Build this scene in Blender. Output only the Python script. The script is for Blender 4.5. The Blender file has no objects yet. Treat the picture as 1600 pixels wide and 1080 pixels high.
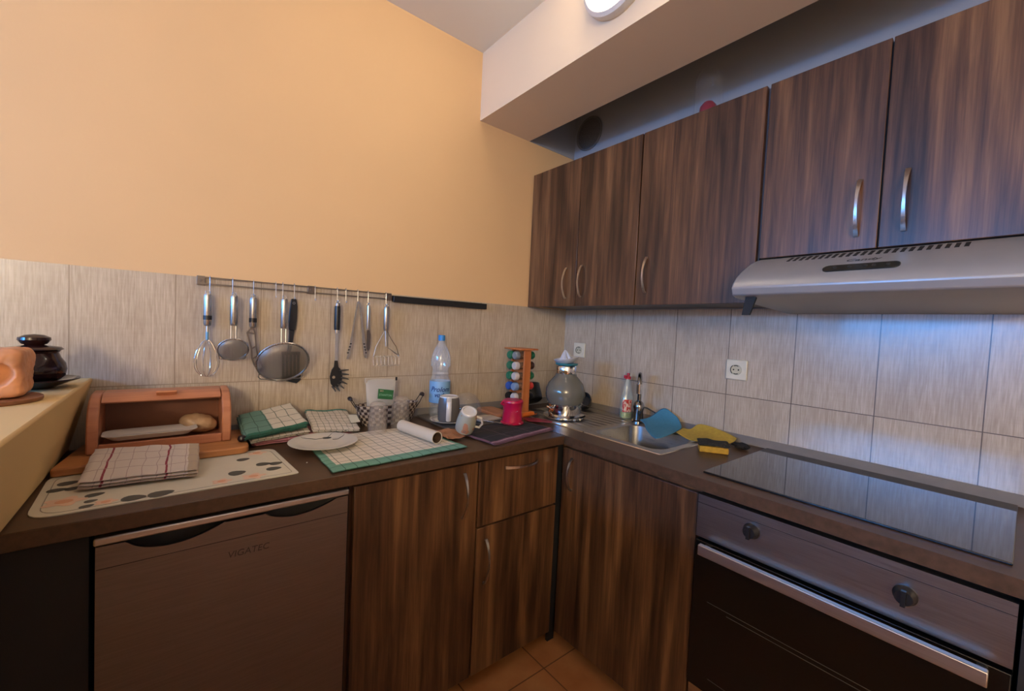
import bpy, bmesh, math, random
from mathutils import Vector, Matrix, noise
random.seed(7)
PI = math.pi
S = bpy.context.scene
COL = S.collection

# ------------------------------------------------------------------ camera
CAM = Vector((-1.792, -1.7362, 1.2834))
Rv = Vector((0.77981, -0.62427, 0.04671)); Uv = Vector((-0.01129, 0.06059, 0.99810)); Fv = Vector((0.62591, 0.77886, -0.04020))
cd = bpy.data.cameras.new('camera'); cam = bpy.data.objects.new('camera', cd); COL.objects.link(cam)
mw = Matrix((( Rv.x, Uv.x, -Fv.x, CAM.x), (Rv.y, Uv.y, -Fv.y, CAM.y), (Rv.z, Uv.z, -Fv.z, CAM.z), (0, 0, 0, 1)))
cam.matrix_world = mw
cd.sensor_width = 36; cd.lens = 652.26 / 1600 * 36; cd.clip_start = 0.02
S.camera = cam
# ------------------------------------------------------------------ world, lights, exposure
S.view_settings.view_transform = 'Standard'; S.view_settings.look = 'None'
S.view_settings.exposure = -0.14; S.view_settings.gamma = 1.0; S.view_settings.use_curve_mapping = False
w = bpy.data.worlds.new('sky'); S.world = w; w.use_nodes = True
w.node_tree.nodes['Background'].inputs[0].default_value = (0.35, 0.6, 1.0, 1)
w.node_tree.nodes['Background'].inputs[1].default_value = 1.0
LAMP_E = 40.0; PENDANT_W = 155.0; SKY_W = 72.0; MID_W = 19.0; LOW_W = 6.0

def light(name, kind, loc, energy, color, **k):
    l = bpy.data.lights.new(name, kind); l.energy = energy; l.color = color
    for a, b in k.items(): setattr(l, a, b)
    o = bpy.data.objects.new(name, l); COL.objects.link(o); o.location = loc
    return o
for nm, zc, hh, wt in (('window_sky_light', 1.82, 0.20, SKY_W), ('window_middle_light', 1.48, 0.46, MID_W), ('window_ground_light', 0.80, 0.90, LOW_W)):
    wl = light(nm, 'AREA', (-4.48, -1.0, zc), wt, (0.07, 0.36, 1.0), shape='RECTANGLE', size=1.7, size_y=hh)
    wl.rotation_euler = (PI/2, 0, -PI/2)
pl = light('pendant_light', 'POINT', (-3.7, -4.2, 2.05), PENDANT_W, (1.0, 0.83, 0.60), shadow_soft_size=0.14)

# ------------------------------------------------------------------ node helpers
class N:
    def __init__(s, name):
        s.m = bpy.data.materials.new(name); s.m.use_nodes = True; s.t = s.m.node_tree
        s.b = s.t.nodes['Principled BSDF']
    def n(s, t, **k):
        x = s.t.nodes.new(t)
        for a, b in k.items(): setattr(x, a, b)
        return x
    def l(s, a, b): s.t.links.new(a, b)
    def v(s, x, sock):
        if isinstance(x, bpy.types.NodeSocket): s.l(x, sock)
        else: sock.default_value = x
    def math(s, op, a, b=0.0, c=None):
        x = s.n('ShaderNodeMath', operation=op); s.v(a, x.inputs[0]); s.v(b, x.inputs[1])
        if c is not None: s.v(c, x.inputs[2])
        return x.outputs[0]
    def coord(s, which='Object'): return s.n('ShaderNodeTexCoord').outputs[which]
    def pos(s): return s.n('ShaderNodeNewGeometry').outputs['Position']
    def sep(s, v):
        x = s.n('ShaderNodeSeparateXYZ'); s.l(v, x.inputs[0]); return x.outputs
    def comb(s, x, y, z):
        c = s.n('ShaderNodeCombineXYZ'); s.v(x, c.inputs[0]); s.v(y, c.inputs[1]); s.v(z, c.inputs[2]); return c.outputs[0]
    def scale(s, v, sc, loc=(0, 0, 0)):
        x = s.n('ShaderNodeMapping'); s.l(v, x.inputs[0]); x.inputs['Scale'].default_value = sc; s.v(loc, x.inputs['Location']); return x.outputs[0]
    def noise(s, v, scale=5, detail=3, rough=0.5, dist=0.0):
        x = s.n('ShaderNodeTexNoise'); s.l(v, x.inputs['Vector']); x.inputs['Scale'].default_value = scale
        x.inputs['Detail'].default_value = detail; x.inputs['Roughness'].default_value = rough; x.inputs['Distortion'].default_value = dist
        return x.outputs['Fac']
    def ramp(s, f, stops):
        x = s.n('ShaderNodeValToRGB'); s.l(f, x.inputs[0]); e = x.color_ramp.elements
        while len(e) < len(stops): e.new(0.5)
        for i, (p, c) in enumerate(stops):
            e[i].position = p; e[i].color = (c[0], c[1], c[2], 1)
        return x.outputs[0]
    def mix(s, f, a, b, mode='MIX'):
        x = s.n('ShaderNodeMix', data_type='RGBA', blend_type=mode)
        s.v(f, x.inputs[0])
        for c, k in ((a, 6), (b, 7)):
            if isinstance(c, bpy.types.NodeSocket): s.l(c, x.inputs[k])
            else: x.inputs[k].default_value = (c[0], c[1], c[2], 1)
        return x.outputs[2]
    def bump(s, h, strength=0.2, dist=0.01):
        x = s.n('ShaderNodeBump'); s.l(h, x.inputs['Height']); x.inputs['Strength'].default_value = strength; x.inputs['Distance'].default_value = dist
        s.l(x.outputs[0], s.b.inputs['Normal'])
    def set(s, col=None, rough=None, metal=None, **k):
        if col is not None:
            if isinstance(col, bpy.types.NodeSocket): s.l(col, s.b.inputs['Base Color'])
            else: s.b.inputs['Base Color'].default_value = (*col, 1)
        if rough is not None: s.v(rough, s.b.inputs['Roughness'])
        if metal is not None: s.b.inputs['Metallic'].default_value = metal
        for a, b in k.items(): s.v(b, s.b.inputs[a.replace('_', ' ')])
        return s.m

def hx(h):
    c = [int(h[i:i+2], 16) / 255 for i in (0, 2, 4)]
    return tuple(x / 12.92 if x <= 0.04045 else ((x + 0.055) / 1.055) ** 2.4 for x in c)

def plain(name, col, rough=0.5, metal=0.0, var=0.06, sc=30, bump=0.0, **k):
    n = N(name); f = n.noise(n.coord(), sc, 3)
    lo = tuple(max(0, c * (1 - var)) for c in col); hi = tuple(min(1, c * (1 + var)) for c in col)
    n.set(n.ramp(f, [(0.3, lo), (0.7, hi)]), rough, metal, **k)
    if bump: n.bump(f, bump, 0.004)
    return n.m

def steel(name, col=(0.55, 0.54, 0.53), rough=0.28, axis=2):
    n = N(name); sc = [90, 90, 90]; sc[axis] = 3
    f = n.noise(n.scale(n.coord(), sc), 4, 2)
    n.set(n.ramp(f, [(0.3, tuple(c * 0.85 for c in col)), (0.7, col)]), n.math('MULTIPLY_ADD', f, 0.15, rough - 0.07), 1.0)
    return n.m

def glassy(name, col=(0.95, 0.97, 0.96), rough=0.03, alpha=0.12):
    n = N(name); n.set(col, rough, 0.0)
    t = n.n('ShaderNodeBsdfTransparent'); t.inputs[0].default_value = (*[0.9 + 0.1 * c for c in col], 1)
    g = n.n('ShaderNodeBsdfGlossy'); g.inputs['Roughness'].default_value = rough; g.inputs[0].default_value = (*col, 1)
    lw = n.n('ShaderNodeLayerWeight'); lw.inputs[0].default_value = 0.35
    fac = n.math('MULTIPLY_ADD', n.math('POWER', lw.outputs['Facing'], 1.8), 0.45, alpha * 0.3)
    m1 = n.n('ShaderNodeMixShader'); n.l(fac, m1.inputs[0]); n.l(t.outputs[0], m1.inputs[1]); n.l(g.outputs[0], m1.inputs[2])
    m2 = n.n('ShaderNodeMixShader'); m2.inputs[0].default_value = alpha * 0.5
    n.l(m1.outputs[0], m2.inputs[1]); n.l(n.b.outputs[0], m2.inputs[2])
    n.l(m2.outputs[0], n.t.nodes['Material Output'].inputs[0])
    return n.m

TW = 0.2374; ZJ = 1.0525; ZT = 1.4065; ZC = 0.87
def tile_mat(name, axis, off, gc='5e534a'):
    n = N(name); p = n.pos(); s = n.sep(p); a = s[axis]; z = s[2]
    q = n.math('DIVIDE', n.math('SUBTRACT', a, off), TW)
    fr = n.math('FRACT', q); dj = n.math('MULTIPLY', n.math('MINIMUM', fr, n.math('SUBTRACT', 1.0, fr)), TW)
    dz = n.math('ABSOLUTE', n.math('SUBTRACT', z, ZJ))
    d = n.math('MINIMUM', dj, dz)
    grout = n.math('LESS_THAN', d, 0.0013)
    cell = n.math('FLOOR', q); row = n.math('GREATER_THAN', z, ZJ)
    wn = n.n('ShaderNodeTexWhiteNoise', noise_dimensions='2D'); n.l(n.comb(cell, row, 0.0), wn.inputs['Vector'])
    rnd = wn.outputs['Value']
    v1 = n.comb(n.math('MULTIPLY', a, 1.0), n.math('MULTIPLY', rnd, 9.0), n.math('MULTIPLY', z, 0.055))
    f1 = n.noise(v1, 260, 3, 0.6)
    v2 = n.comb(n.math('MULTIPLY', a, 0.10), n.math('MULTIPLY', rnd, 5.0), z)
    f2 = n.noise(v2, 120, 2, 0.6)
    f3 = n.noise(n.comb(a, rnd, n.math('MULTIPLY', z, 0.5)), 9, 2)
    f = n.math('ADD', n.math('MULTIPLY_ADD', f1, 0.66, n.math('MULTIPLY', f2, 0.08)), n.math('MULTIPLY', f3, 0.26))
    col = n.ramp(f, [(0.28, hx('a3917c')), (0.48, hx('b9a891')), (0.7, hx('d0c1ab'))])
    col = n.mix(n.math('MULTIPLY', rnd, 0.10), col, hx('8a7a6c'))
    col = n.mix(grout, col, hx(gc))
    n.set(col, n.math('MULTIPLY_ADD', f1, 0.10, 0.19), 0.0, Specular_IOR_Level=0.8)
    h = n.math('SUBTRACT', n.math('MULTIPLY', f1, 0.35), n.math('MULTIPLY', grout, 1.0))
    n.bump(h, 0.25, 0.0012)
    return n.m

def paint(name, col, rough=0.7):
    n = N(name); p = n.pos(); f = n.noise(p, 2.2, 4); g = n.noise(p, 160, 2)
    n.set(n.ramp(f, [(0.3, tuple(c * 0.96 for c in col)), (0.7, col)]), rough); n.bump(g, 0.08, 0.002)
    return n.m

def walnut(name, axis=2, dark=1.0, rough=0.32, seed=0.0):
    n = N(name)
    oi = n.n('ShaderNodeObjectInfo').outputs['Random']
    p = n.n('ShaderNodeVectorMath', operation='ADD'); n.l(n.pos(), p.inputs[0]); n.l(n.comb(n.math('MULTIPLY', oi, 3.0), n.math('MULTIPLY', oi, 2.0), n.math('MULTIPLY', oi, 7.0)), p.inputs[1])
    P = p.outputs[0]
    sa = [1, 1, 1]; sa[axis] = 0.10
    big = n.noise(n.scale(P, sa), 9, 2, 0.5, 1.1)
    sb = [1, 1, 1]; sb[axis] = 0.05
    fine = n.noise(n.scale(P, sb), 42, 4, 0.65, 0.3)
    sc = [1, 1, 1]; sc[axis] = 0.02
    por = n.noise(n.scale(P, sc), 260, 2, 0.6)
    f = n.math('ADD', n.math('MULTIPLY', big, 0.46), n.math('ADD', n.math('MULTIPLY', fine, 0.42), n.math('MULTIPLY', por, 0.12)))
    k = dark
    col = n.ramp(f, [(0.36, tuple(k * c for c in hx('2b1c12'))), (0.46, tuple(k * c for c in hx('4a3120'))), (0.53, tuple(k * c for c in hx('61422a'))), (0.64, tuple(k * c for c in hx('805c3b')))])
    n.set(col, n.math('MULTIPLY_ADD', fine, 0.15, rough - 0.06)); n.bump(por, 0.08, 0.001)
    return n.m

def pine(name, c0, c1, axis=0, rough=0.4):
    n = N(name); sa = [1, 1, 1]; sa[axis] = 0.08
    f = n.noise(n.scale(n.coord(), sa), 40, 3, 0.6, 0.6)
    n.set(n.ramp(f, [(0.3, c0), (0.7, c1)]), rough); n.bump(f, 0.05, 0.001)
    return n.m

def cloth(name, base, nu, nv, line, lw=0.06, border=None, extra=None, wob=0.006):
    """grid cloth in UV space; border = (color, u0, u1, v0, v1) is plain band outside that box"""
    n = N(name); uv = n.coord('UV')
    f0 = n.noise(uv, 6, 2)
    s = n.sep(uv); u = n.math('ADD', s[0], n.math('MULTIPLY', n.math('SUBTRACT', f0, 0.5), wob * 3)); v = n.math('ADD', s[1], n.math('MULTIPLY', n.math('SUBTRACT', f0, 0.5), wob * 3))
    def ln(x, k, w_):
        fr = n.math('FRACT', n.math('MULTIPLY', x, float(k)))
        return n.math('LESS_THAN', n.math('MINIMUM', fr, n.math('SUBTRACT', 1.0, fr)), w_)
    weave = n.noise(uv, 220, 2)
    col = n.ramp(weave, [(0.3, tuple(c * 0.88 for c in base)), (0.7, base)])
    if border:
        bc, u0, u1, v0, v1 = border
        inside = n.math('MULTIPLY', n.math('MULTIPLY', n.math('GREATER_THAN', u, u0), n.math('LESS_THAN', u, u1)), n.math('MULTIPLY', n.math('GREATER_THAN', v, v0), n.math('LESS_THAN', v, v1)))
        col = n.mix(inside, n.ramp(weave, [(0.3, tuple(c * 0.85 for c in bc)), (0.7, bc)]), col)
    if extra:
        for (ax, p0, p1, ec) in extra:
            c = u if ax == 0 else v
            k = n.math('MULTIPLY', n.math('GREATER_THAN', c, p0), n.math('LESS_THAN', c, p1))
            col = n.mix(k, col, ec)
    L = n.math('MAXIMUM', ln(u, nu, lw), ln(v, nv, lw))
    col = n.mix(n.math('MULTIPLY', L, 0.85), col, line)
    n.set(col, 0.9); n.bump(weave, 0.25, 0.001)
    return n.m

# ------------------------------------------------------------------ mesh builder
class MB:
    def __init__(s): s.bm = bmesh.new(); s.uv = s.bm.loops.layers.uv.new('UVMap'); s.mi = 0
    def face(s, vs, uvs=None):
        try: f = s.bm.faces.new(vs)
        except ValueError: return None
        f.material_index = s.mi
        if uvs:
            for l, c in zip(f.loops, uvs): l[s.uv].uv = c
        return f
    def box(s, a, b, m=None):
        x0, y0, z0 = [min(p, q) for p, q in zip(a, b)]; x1, y1, z1 = [max(p, q) for p, q in zip(a, b)]
        P = [(x0, y0, z0), (x1, y0, z0), (x1, y1, z0), (x0, y1, z0), (x0, y0, z1), (x1, y0, z1), (x1, y1, z1), (x0, y1, z1)]
        V = [s.bm.verts.new((m @ Vector(p)) if m else p) for p in P]
        for f in ((3, 2, 1, 0), (4, 5, 6, 7), (0, 1, 5, 4), (1, 2, 6, 5), (2, 3, 7, 6), (3, 0, 4, 7)): s.face([V[i] for i in f])
        return s
    def hexa(s, P):  # 8 explicit points, bottom 4 then top 4
        V = [s.bm.verts.new(p) for p in P]
        for f in ((3, 2, 1, 0), (4, 5, 6, 7), (0, 1, 5, 4), (1, 2, 6, 5), (2, 3, 7, 6), (3, 0, 4, 7)): s.face([V[i] for i in f])
        return s
    def tube(s, pts, r, seg=10, close=False, caps=True, flat=None):
        pts = [Vector(p) for p in pts]; n = len(pts); rings = []; prev = None
        for i, p in enumerate(pts):
            if close: t = (pts[(i + 1) % n] - pts[i - 1])
            else: t = pts[min(i + 1, n - 1)] - pts[max(i - 1, 0)]
            t.normalize()
            if prev is None:
                a = Vector((0, 0, 1)) if abs(t.z) < 0.9 else Vector((1, 0, 0)); x = t.cross(a).normalized()
            else: x = (prev - t * prev.dot(t)).normalized()
            prev = x; y = t.cross(x)
            rr = r[i] if isinstance(r, (list, tuple)) else r
            fx, fy = flat if flat else (1, 1)
            rings.append([s.bm.verts.new(p + (x * math.cos(k * 2 * PI / seg) * fx + y * math.sin(k * 2 * PI / seg) * fy) * rr) for k in range(seg)])
        for i in range(n - 1 + (1 if close else 0)):
            A, B = rings[i], rings[(i + 1) % n]
            for k in range(seg): s.face([A[k], A[(k + 1) % seg], B[(k + 1) % seg], B[k]])
        if caps and not close: s.face(rings[0][::-1]); s.face(rings[-1])
        return s
    def cyl(s, a, b, r0, r1=None, seg=24): return s.tube([a, b], [r0, r0 if r1 is None else r1], seg)
    def lathe(s, prof, c=(0, 0, 0), seg=40, m=None, sx=1, sy=1, caps=True):
        rings = []; c = Vector(c)
        for r, z in prof:
            ring = []
            for k in range(seg):
                p = Vector((math.cos(2 * PI * k / seg) * r * sx, math.sin(2 * PI * k / seg) * r * sy, z)) + c
                ring.append(s.bm.verts.new(m @ p if m else p))
            rings.append(ring)
        for i in range(len(rings) - 1):
            for k in range(seg):
                s.face([rings[i][k], rings[i][(k + 1) % seg], rings[i + 1][(k + 1) % seg], rings[i + 1][k]],
                       [(k / seg, i / (len(rings) - 1)), ((k + 1) / seg, i / (len(rings) - 1)), ((k + 1) / seg, (i + 1) / (len(rings) - 1)), (k / seg, (i + 1) / (len(rings) - 1))])
        if caps: s.face(rings[0][::-1]); s.face(rings[-1])
        return s
    def prism(s, pts, axis, a, b):
        """extrude 2D outline along axis from a to b"""
        def P(u, v, w_): return ((w_, u, v), (u, w_, v), (u, v, w_))[axis]
        A = [s.bm.verts.new(P(u, v, a)) for u, v in pts]; B = [s.bm.verts.new(P(u, v, b)) for u, v in pts]
        n = len(pts)
        for i in range(n): s.face([A[i], A[(i + 1) % n], B[(i + 1) % n], B[i]])
        s.face(A[::-1]); s.face(B); return s
    def grid(s, fn, nu, nv, flip=False):
        V = [[s.bm.verts.new(fn(i / nu, j / nv)) for j in range(nv + 1)] for i in range(nu + 1)]
        for i in range(nu):
            for j in range(nv):
                q = [V[i][j], V[i + 1][j], V[i + 1][j + 1], V[i][j + 1]]; c = [(i / nu, j / nv), ((i + 1) / nu, j / nv), ((i + 1) / nu, (j + 1) / nv), (i / nu, (j + 1) / nv)]
                if flip: q.reverse(); c.reverse()
                s.face(q, c)
        return V
    def shell(s, fn, th, nu=24, nv=18):
        """closed slab whose mid surface is fn(u,v)->Vector, rounded at the rim"""
        def ed(t, n): return min(1.0, min(t, 1 - t) * n * 0.6)
        def hh(u, v):
            e = min(ed(u, nu), ed(v, nv)); return th / 2 * math.sqrt(max(0, 1 - (1 - e) ** 2))
        T = s.grid(lambda u, v: fn(u, v) + Vector((0, 0, hh(u, v) + 0.0001)), nu, nv)
        B = s.grid(lambda u, v: fn(u, v) - Vector((0, 0, hh(u, v) + 0.0001)), nu, nv, flip=True)
        rim = lambda G: [G[i][0] for i in range(nu)] + [G[nu][j] for j in range(nv)] + [G[i][nv] for i in range(nu, 0, -1)] + [G[0][j] for j in range(nv, 0, -1)]
        a, b = rim(T), rim(B); n = len(a)
        for i in range(n): s.face([a[(i + 1) % n], a[i], b[i], b[(i + 1) % n]])
        return s
    def xf(s, m):
        bmesh.ops.transform(s.bm, matrix=m, verts=s.bm.verts); return s
    def mesh(s, name, sharp=35):
        bmesh.ops.recalc_face_normals(s.bm, faces=s.bm.faces) if not getattr(s, 'keep', False) else None
        lim = math.radians(sharp)
        for f in s.bm.faces: f.smooth = True
        for e in s.bm.edges:
            if len(e.link_faces) == 2 and e.calc_face_angle(0) > lim: e.smooth = False
        me = bpy.data.meshes.new(name); s.bm.to_mesh(me); s.bm.free(); return me

def obj(name, mb, mat, parent=None, bevel=0, sub=0, sharp=35, loc=None):
    me = mb.mesh(name, sharp); o = bpy.data.objects.new(name, me); COL.objects.link(o)
    for m in (mat if isinstance(mat, (list, tuple)) else [mat]): me.materials.append(m)
    if parent: o.parent = parent
    if loc: o.location = loc
    if bevel:
        b = o.modifiers.new('bevel', 'BEVEL'); b.width = bevel; b.segments = 2; b.limit_method = 'ANGLE'; b.angle_limit = math.radians(40)
    if sub:
        b = o.modifiers.new('sub', 'SUBSURF'); b.levels = sub; b.render_levels = sub
    return o
def thing(name, label, cat, loc=(0, 0, 0), rz=0, group=None):
    o = bpy.data.objects.new(name, None); COL.objects.link(o); o.location = loc; o.rotation_euler = (0, 0, rz); o.empty_display_size = 0.03
    o['label'] = label; o['category'] = cat
    if group: o['group'] = group
    return o
def tag(o, label, cat, group=None, kind=None):
    o['label'] = label; o['category'] = cat
    if group: o['group'] = group
    if kind: o['kind'] = kind
    return o
def struct(name, mb, mat, **k):
    o = obj(name, mb, mat, **k); o['kind'] = 'structure'; return o
def copy_thing(o, loc, label=None, rz=None):
    def cp(x, par):
        c = x.copy(); COL.objects.link(c)
        if par: c.parent = par
        for ch in [k for k in bpy.data.objects if k.parent == x]: cp(ch, c)
        return c
    c = cp(o, None); c.location = loc
    if rz is not None: c.rotation_euler = (0, 0, rz)
    if label: c['label'] = label
    return c
def text_mb(txt, size, depth=0.0006, shear=0.0, bold=0.0):
    cu = bpy.data.curves.new('txt', 'FONT'); cu.body = txt; cu.size = size; cu.extrude = depth; cu.shear = shear; cu.offset = bold
    cu.align_x = 'CENTER'; cu.align_y = 'CENTER'; cu.resolution_u = 3
    o = bpy.data.objects.new('txt', cu); COL.objects.link(o)
    dg = bpy.context.evaluated_depsgraph_get(); me = bpy.data.meshes.new_from_object(o.evaluated_get(dg))
    mb = MB(); mb.bm.free(); mb.bm = bmesh.new(); mb.bm.from_mesh(me); mb.uv = mb.bm.loops.layers.uv.verify()
    bpy.data.objects.remove(o); bpy.data.curves.remove(cu); bpy.data.meshes.remove(me)
    return mb
def frame(ex, ey, ez, loc):
    ex, ey, ez = Vector(ex), Vector(ey), Vector(ez)
    return Matrix(((ex.x, ey.x, ez.x, loc[0]), (ex.y, ey.y, ez.y, loc[1]), (ex.z, ey.z, ez.z, loc[2]), (0, 0, 0, 1)))
FRY = lambda loc: frame((1, 0, 0), (0, 0, 1), (0, -1, 0), loc)     # writing on a face towards -y
FRX = lambda loc: frame((0, -1, 0), (0, 0, 1), (-1, 0, 0), loc)    # writing on a face towards -x

# ------------------------------------------------------------------ materials
M = {}
M['cream'] = paint('cream_orange_paint', hx('e2bb89')); M['pale'] = paint('pale_paint', hx('e8e0d0'))
M['beam'] = paint('peach_beam_paint', hx('ecd2ae'))
M['ledge'] = paint('yellow_cream_paint', hx('d8b67c'))
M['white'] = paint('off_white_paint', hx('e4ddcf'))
M['greyw'] = paint('grey_white_wall', hx('9d9d9e'))
M['tA'] = tile_mat('beige_tile_left', 0, -0.57 * TW, '93816c')
M['tB'] = tile_mat('beige_tile_right', 1, 0.0)
M['wood'] = walnut('walnut_laminate')
M['inner'] = plain('grey_chipboard_carcass', hx('6e6a66'), 0.6)
M['top'] = None
n = N('brown_worktop_laminate'); f = n.noise(n.scale(n.pos(), (1, 1, 1)), 60, 4, 0.6)
M['top'] = n.set(n.ramp(f, [(0.3, hx('43301f')), (0.7, hx('583f2c'))]), n.math('MULTIPLY_ADD', f, 0.15, 0.32))
M['steel'] = steel('brushed_steel'); M['steelx'] = steel('brushed_steel_across', axis=1, rough=0.33, col=(0.42, 0.40, 0.38))
M['sinksteel'] = steel('sink_steel', axis=1, rough=0.30, col=(0.52, 0.50, 0.47))
M['chrome'] = plain('chrome', (0.75, 0.75, 0.75), 0.08, 1.0)
M['handle'] = steel('satin_handle', col=(0.62, 0.58, 0.54), rough=0.3)
M['hood'] = plain('silver_hood_paint', (0.36, 0.365, 0.375), 0.36, 0.35, var=.02)
M['black'] = plain('black_plastic', (0.012, 0.012, 0.013), 0.35)
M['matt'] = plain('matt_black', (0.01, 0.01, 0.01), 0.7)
M['hob'] = plain('black_hob_glass', (0.006, 0.006, 0.007), 0.05, Coat_Weight=0.5)
M['ovenglass'] = plain('black_oven_glass', (0.004, 0.004, 0.004), 0.22)
M['fridge'] = steel('fridge_grey', axis=0, rough=0.42, col=(0.24, 0.215, 0.2))
M['bar'] = steel('fridge_top_trim', axis=0, rough=0.4, col=(0.55, 0.52, 0.50))
M['ceramw'] = plain('white_porcelain', hx('cfc9be'), 0.15, var=0.02)
M['pl_white'] = plain('cream_plastic', hx('ddd4ba'), 0.4)
M['salt'] = plain('orange_salt_stone', hx('cb8d63'), 0.55, var=0.22, sc=18, bump=0.4, Subsurface_Weight=0.1)
M['pot'] = plain('dark_brown_glaze', hx('2a1614'), 0.12, var=0.15)
M['disc'] = pine('brown_wood_disc', hx('6f4630'), hx('8a5a3e'))
M['box'] = pine('orange_beech', hx('ad6c4b'), hx('c58560'))
M['board'] = pine('honey_board', hx('a8693a'), hx('c08550'))
M['glass'] = glassy('clear_glass'); M['dome'] = glassy('smoky_glass', (0.20, 0.19, 0.15), 0.08, 1.3)
M['pet'] = glassy('clear_bottle_plastic', (0.9, 0.95, 0.97), 0.08, 0.3)
M['film'] = glassy('milky_film', (0.85, 0.83, 0.78), 0.25, .75)

# ================================================================== ROOM
RX0, RY0, CZ = -4.5, -4.7, 2.6007
BX1, BX2, BZ = -0.6597, -0.344, 2.2813
XL = -1.983
mb = MB(); mb.box((RX0 - .1, RY0 - .1, -0.05), (0.1, 0.1, 0))
n = N('terracotta_floor_tiles'); p = n.pos(); s_ = n.sep(p)
a = n.math('ADD', s_[0], s_[1]); b = n.math('SUBTRACT', s_[0], s_[1])
def fr_(x, o): 
    fz = n.math('FRACT', n.math('DIVIDE', n.math('ADD', x, o), 0.30)); return n.math('MINIMUM', fz, n.math('SUBTRACT', 1.0, fz))
g = n.math('LESS_THAN', n.math('MINIMUM', fr_(s_[0], 0.09), fr_(s_[1], 0.05)), 0.008)
f = n.noise(p, 7, 4)
M['floor'] = n.set(n.mix(g, n.ramp(f, [(0.3, hx('a4673a')), (0.7, hx('c08552'))]), hx('6d4428')), 0.35)
struct('floor', mb, M['floor'])
struct('ceiling', MB().box((RX0, RY0, CZ), (0, 0, CZ + 0.05)), M['white'])
# wall with the utensils (left in the picture)
mb = MB(); mb.box((RX0 - .1, 0.0, 0), (0.1, 0.1, CZ + .05))
mb.mi = 1; mb.box((-2.6, -0.006, 0.80), (0, 0.0, ZT))
mb.mi = 2; mb.box((BX2, -0.003, BZ), (0, 0, CZ))  # greyer wall face behind the beam, above its underside level
struct('wall_back', mb, [M['cream'], M['tA'], M['greyw']])
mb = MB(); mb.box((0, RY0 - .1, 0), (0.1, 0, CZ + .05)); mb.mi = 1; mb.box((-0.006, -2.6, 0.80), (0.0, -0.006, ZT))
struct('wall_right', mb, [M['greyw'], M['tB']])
mb = MB()
wy0, wy1, wz0, wz1 = -1.9, -0.1, 0.3, 2.05
mb.box((RX0 - .1, RY0, 0), (RX0, wy0, CZ)); mb.box((RX0 - .1, wy1, 0), (RX0, 0, CZ)); mb.box((RX0 - .1, wy0, 0), (RX0, wy1, wz0)); mb.box((RX0 - .1, wy0, wz1), (RX0, wy1, CZ))
struct('wall_left', mb, M['pale'])
mb = MB()
for y in (wy0 + .025, (wy0 + wy1) / 2, wy1 - .025): mb.box((RX0 - .07, y - .025, wz0), (RX0 - .03, y + .025, wz1))
for z in (wz0 + .025, wz1 - .025): mb.box((RX0 - .07, wy0, z - .025), (RX0 - .03, wy1, z + .025))
struct('window_1', mb, plain('white_window_frame', (0.7, 0.7, 0.7), 0.4))
struct('wall_front', MB().box((RX0 - .1, RY0 - .1, 0), (0, RY0, CZ)), M['pale'])
# dropped beam
struct('trim_1', MB().box((BX1, RY0, BZ), (BX2, 0, CZ)), M['beam'])
# half wall / ledge on the left
mb = MB(); mb.hexa([(-2.62, -2.70, .872), (-2.041, -2.70, .872), (-2.034, -.006, .872), (-2.62, -.006, .872), (-2.62, -2.70, 1.081), (-2.004, -2.70, 1.081), (-1.984, -.006, 1.081), (-2.62, -.006, 1.081)])
mb.box((-2.62, -2.70, 0), (-2.046, -.006, .872))
struct('wall_ledge', mb, M['ledge'], bevel=0.006)

# wall lamp on the beam
t = thing('wall_lamp', 'round lit white glass lamp fixed on the front of the beam', 'lamp', (BX1, -0.812, 2.474))
t.scale = (1, .93, .93)
rot = Matrix.Rotation(-PI / 2, 4, 'Y')
mb = MB().lathe([(0.0, 0.0), (0.146, 0.0), (0.15, 0.012), (0.148, 0.03), (0.136, 0.038), (0.126, 0.036), (0.126, 0.03)], seg=64, m=rot, caps=False)
obj('lamp_base', mb, plain('white_lamp_ring', hx('d8d0c4'), 0.4), t)
n = N('lit_lamp_glass'); n.set((1, 1, 1), 0.4); n.b.inputs['Emission Color'].default_value = (1.0, 0.84, 0.64, 1); n.b.inputs['Emission Strength'].default_value = LAMP_E
mb = MB().lathe([(0.126, 0.03), (0.122, 0.043), (0.10, 0.055), (0.06, 0.064), (0.02, 0.067), (0.002, 0.067)], seg=48, m=rot)
obj('lamp_shade', mb, n.m, t)

# air vent
t = thing('round_vent', 'round dark grey vent hole cover above the wall cabinets near the corner', 'vent', (0, -0.112, 2.395))
obj('vent_ring', MB().lathe([(0.09, 0), (0.093, 0.006), (0.088, 0.010), (0.082, 0.006), (0.082, 0)], seg=40, m=rot, caps=False), plain('vent_dark_ring', hx('6a6763'), 0.6), t)
obj('vent_mesh', MB().lathe([(0.0, 0.004), (0.083, 0.004), (0.083, 0.001), (0, .001)], seg=40, m=rot, caps=False), plain('vent_dark_mesh', hx('5d5b58'), 0.8, sc=300, var=.4), t)

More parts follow.
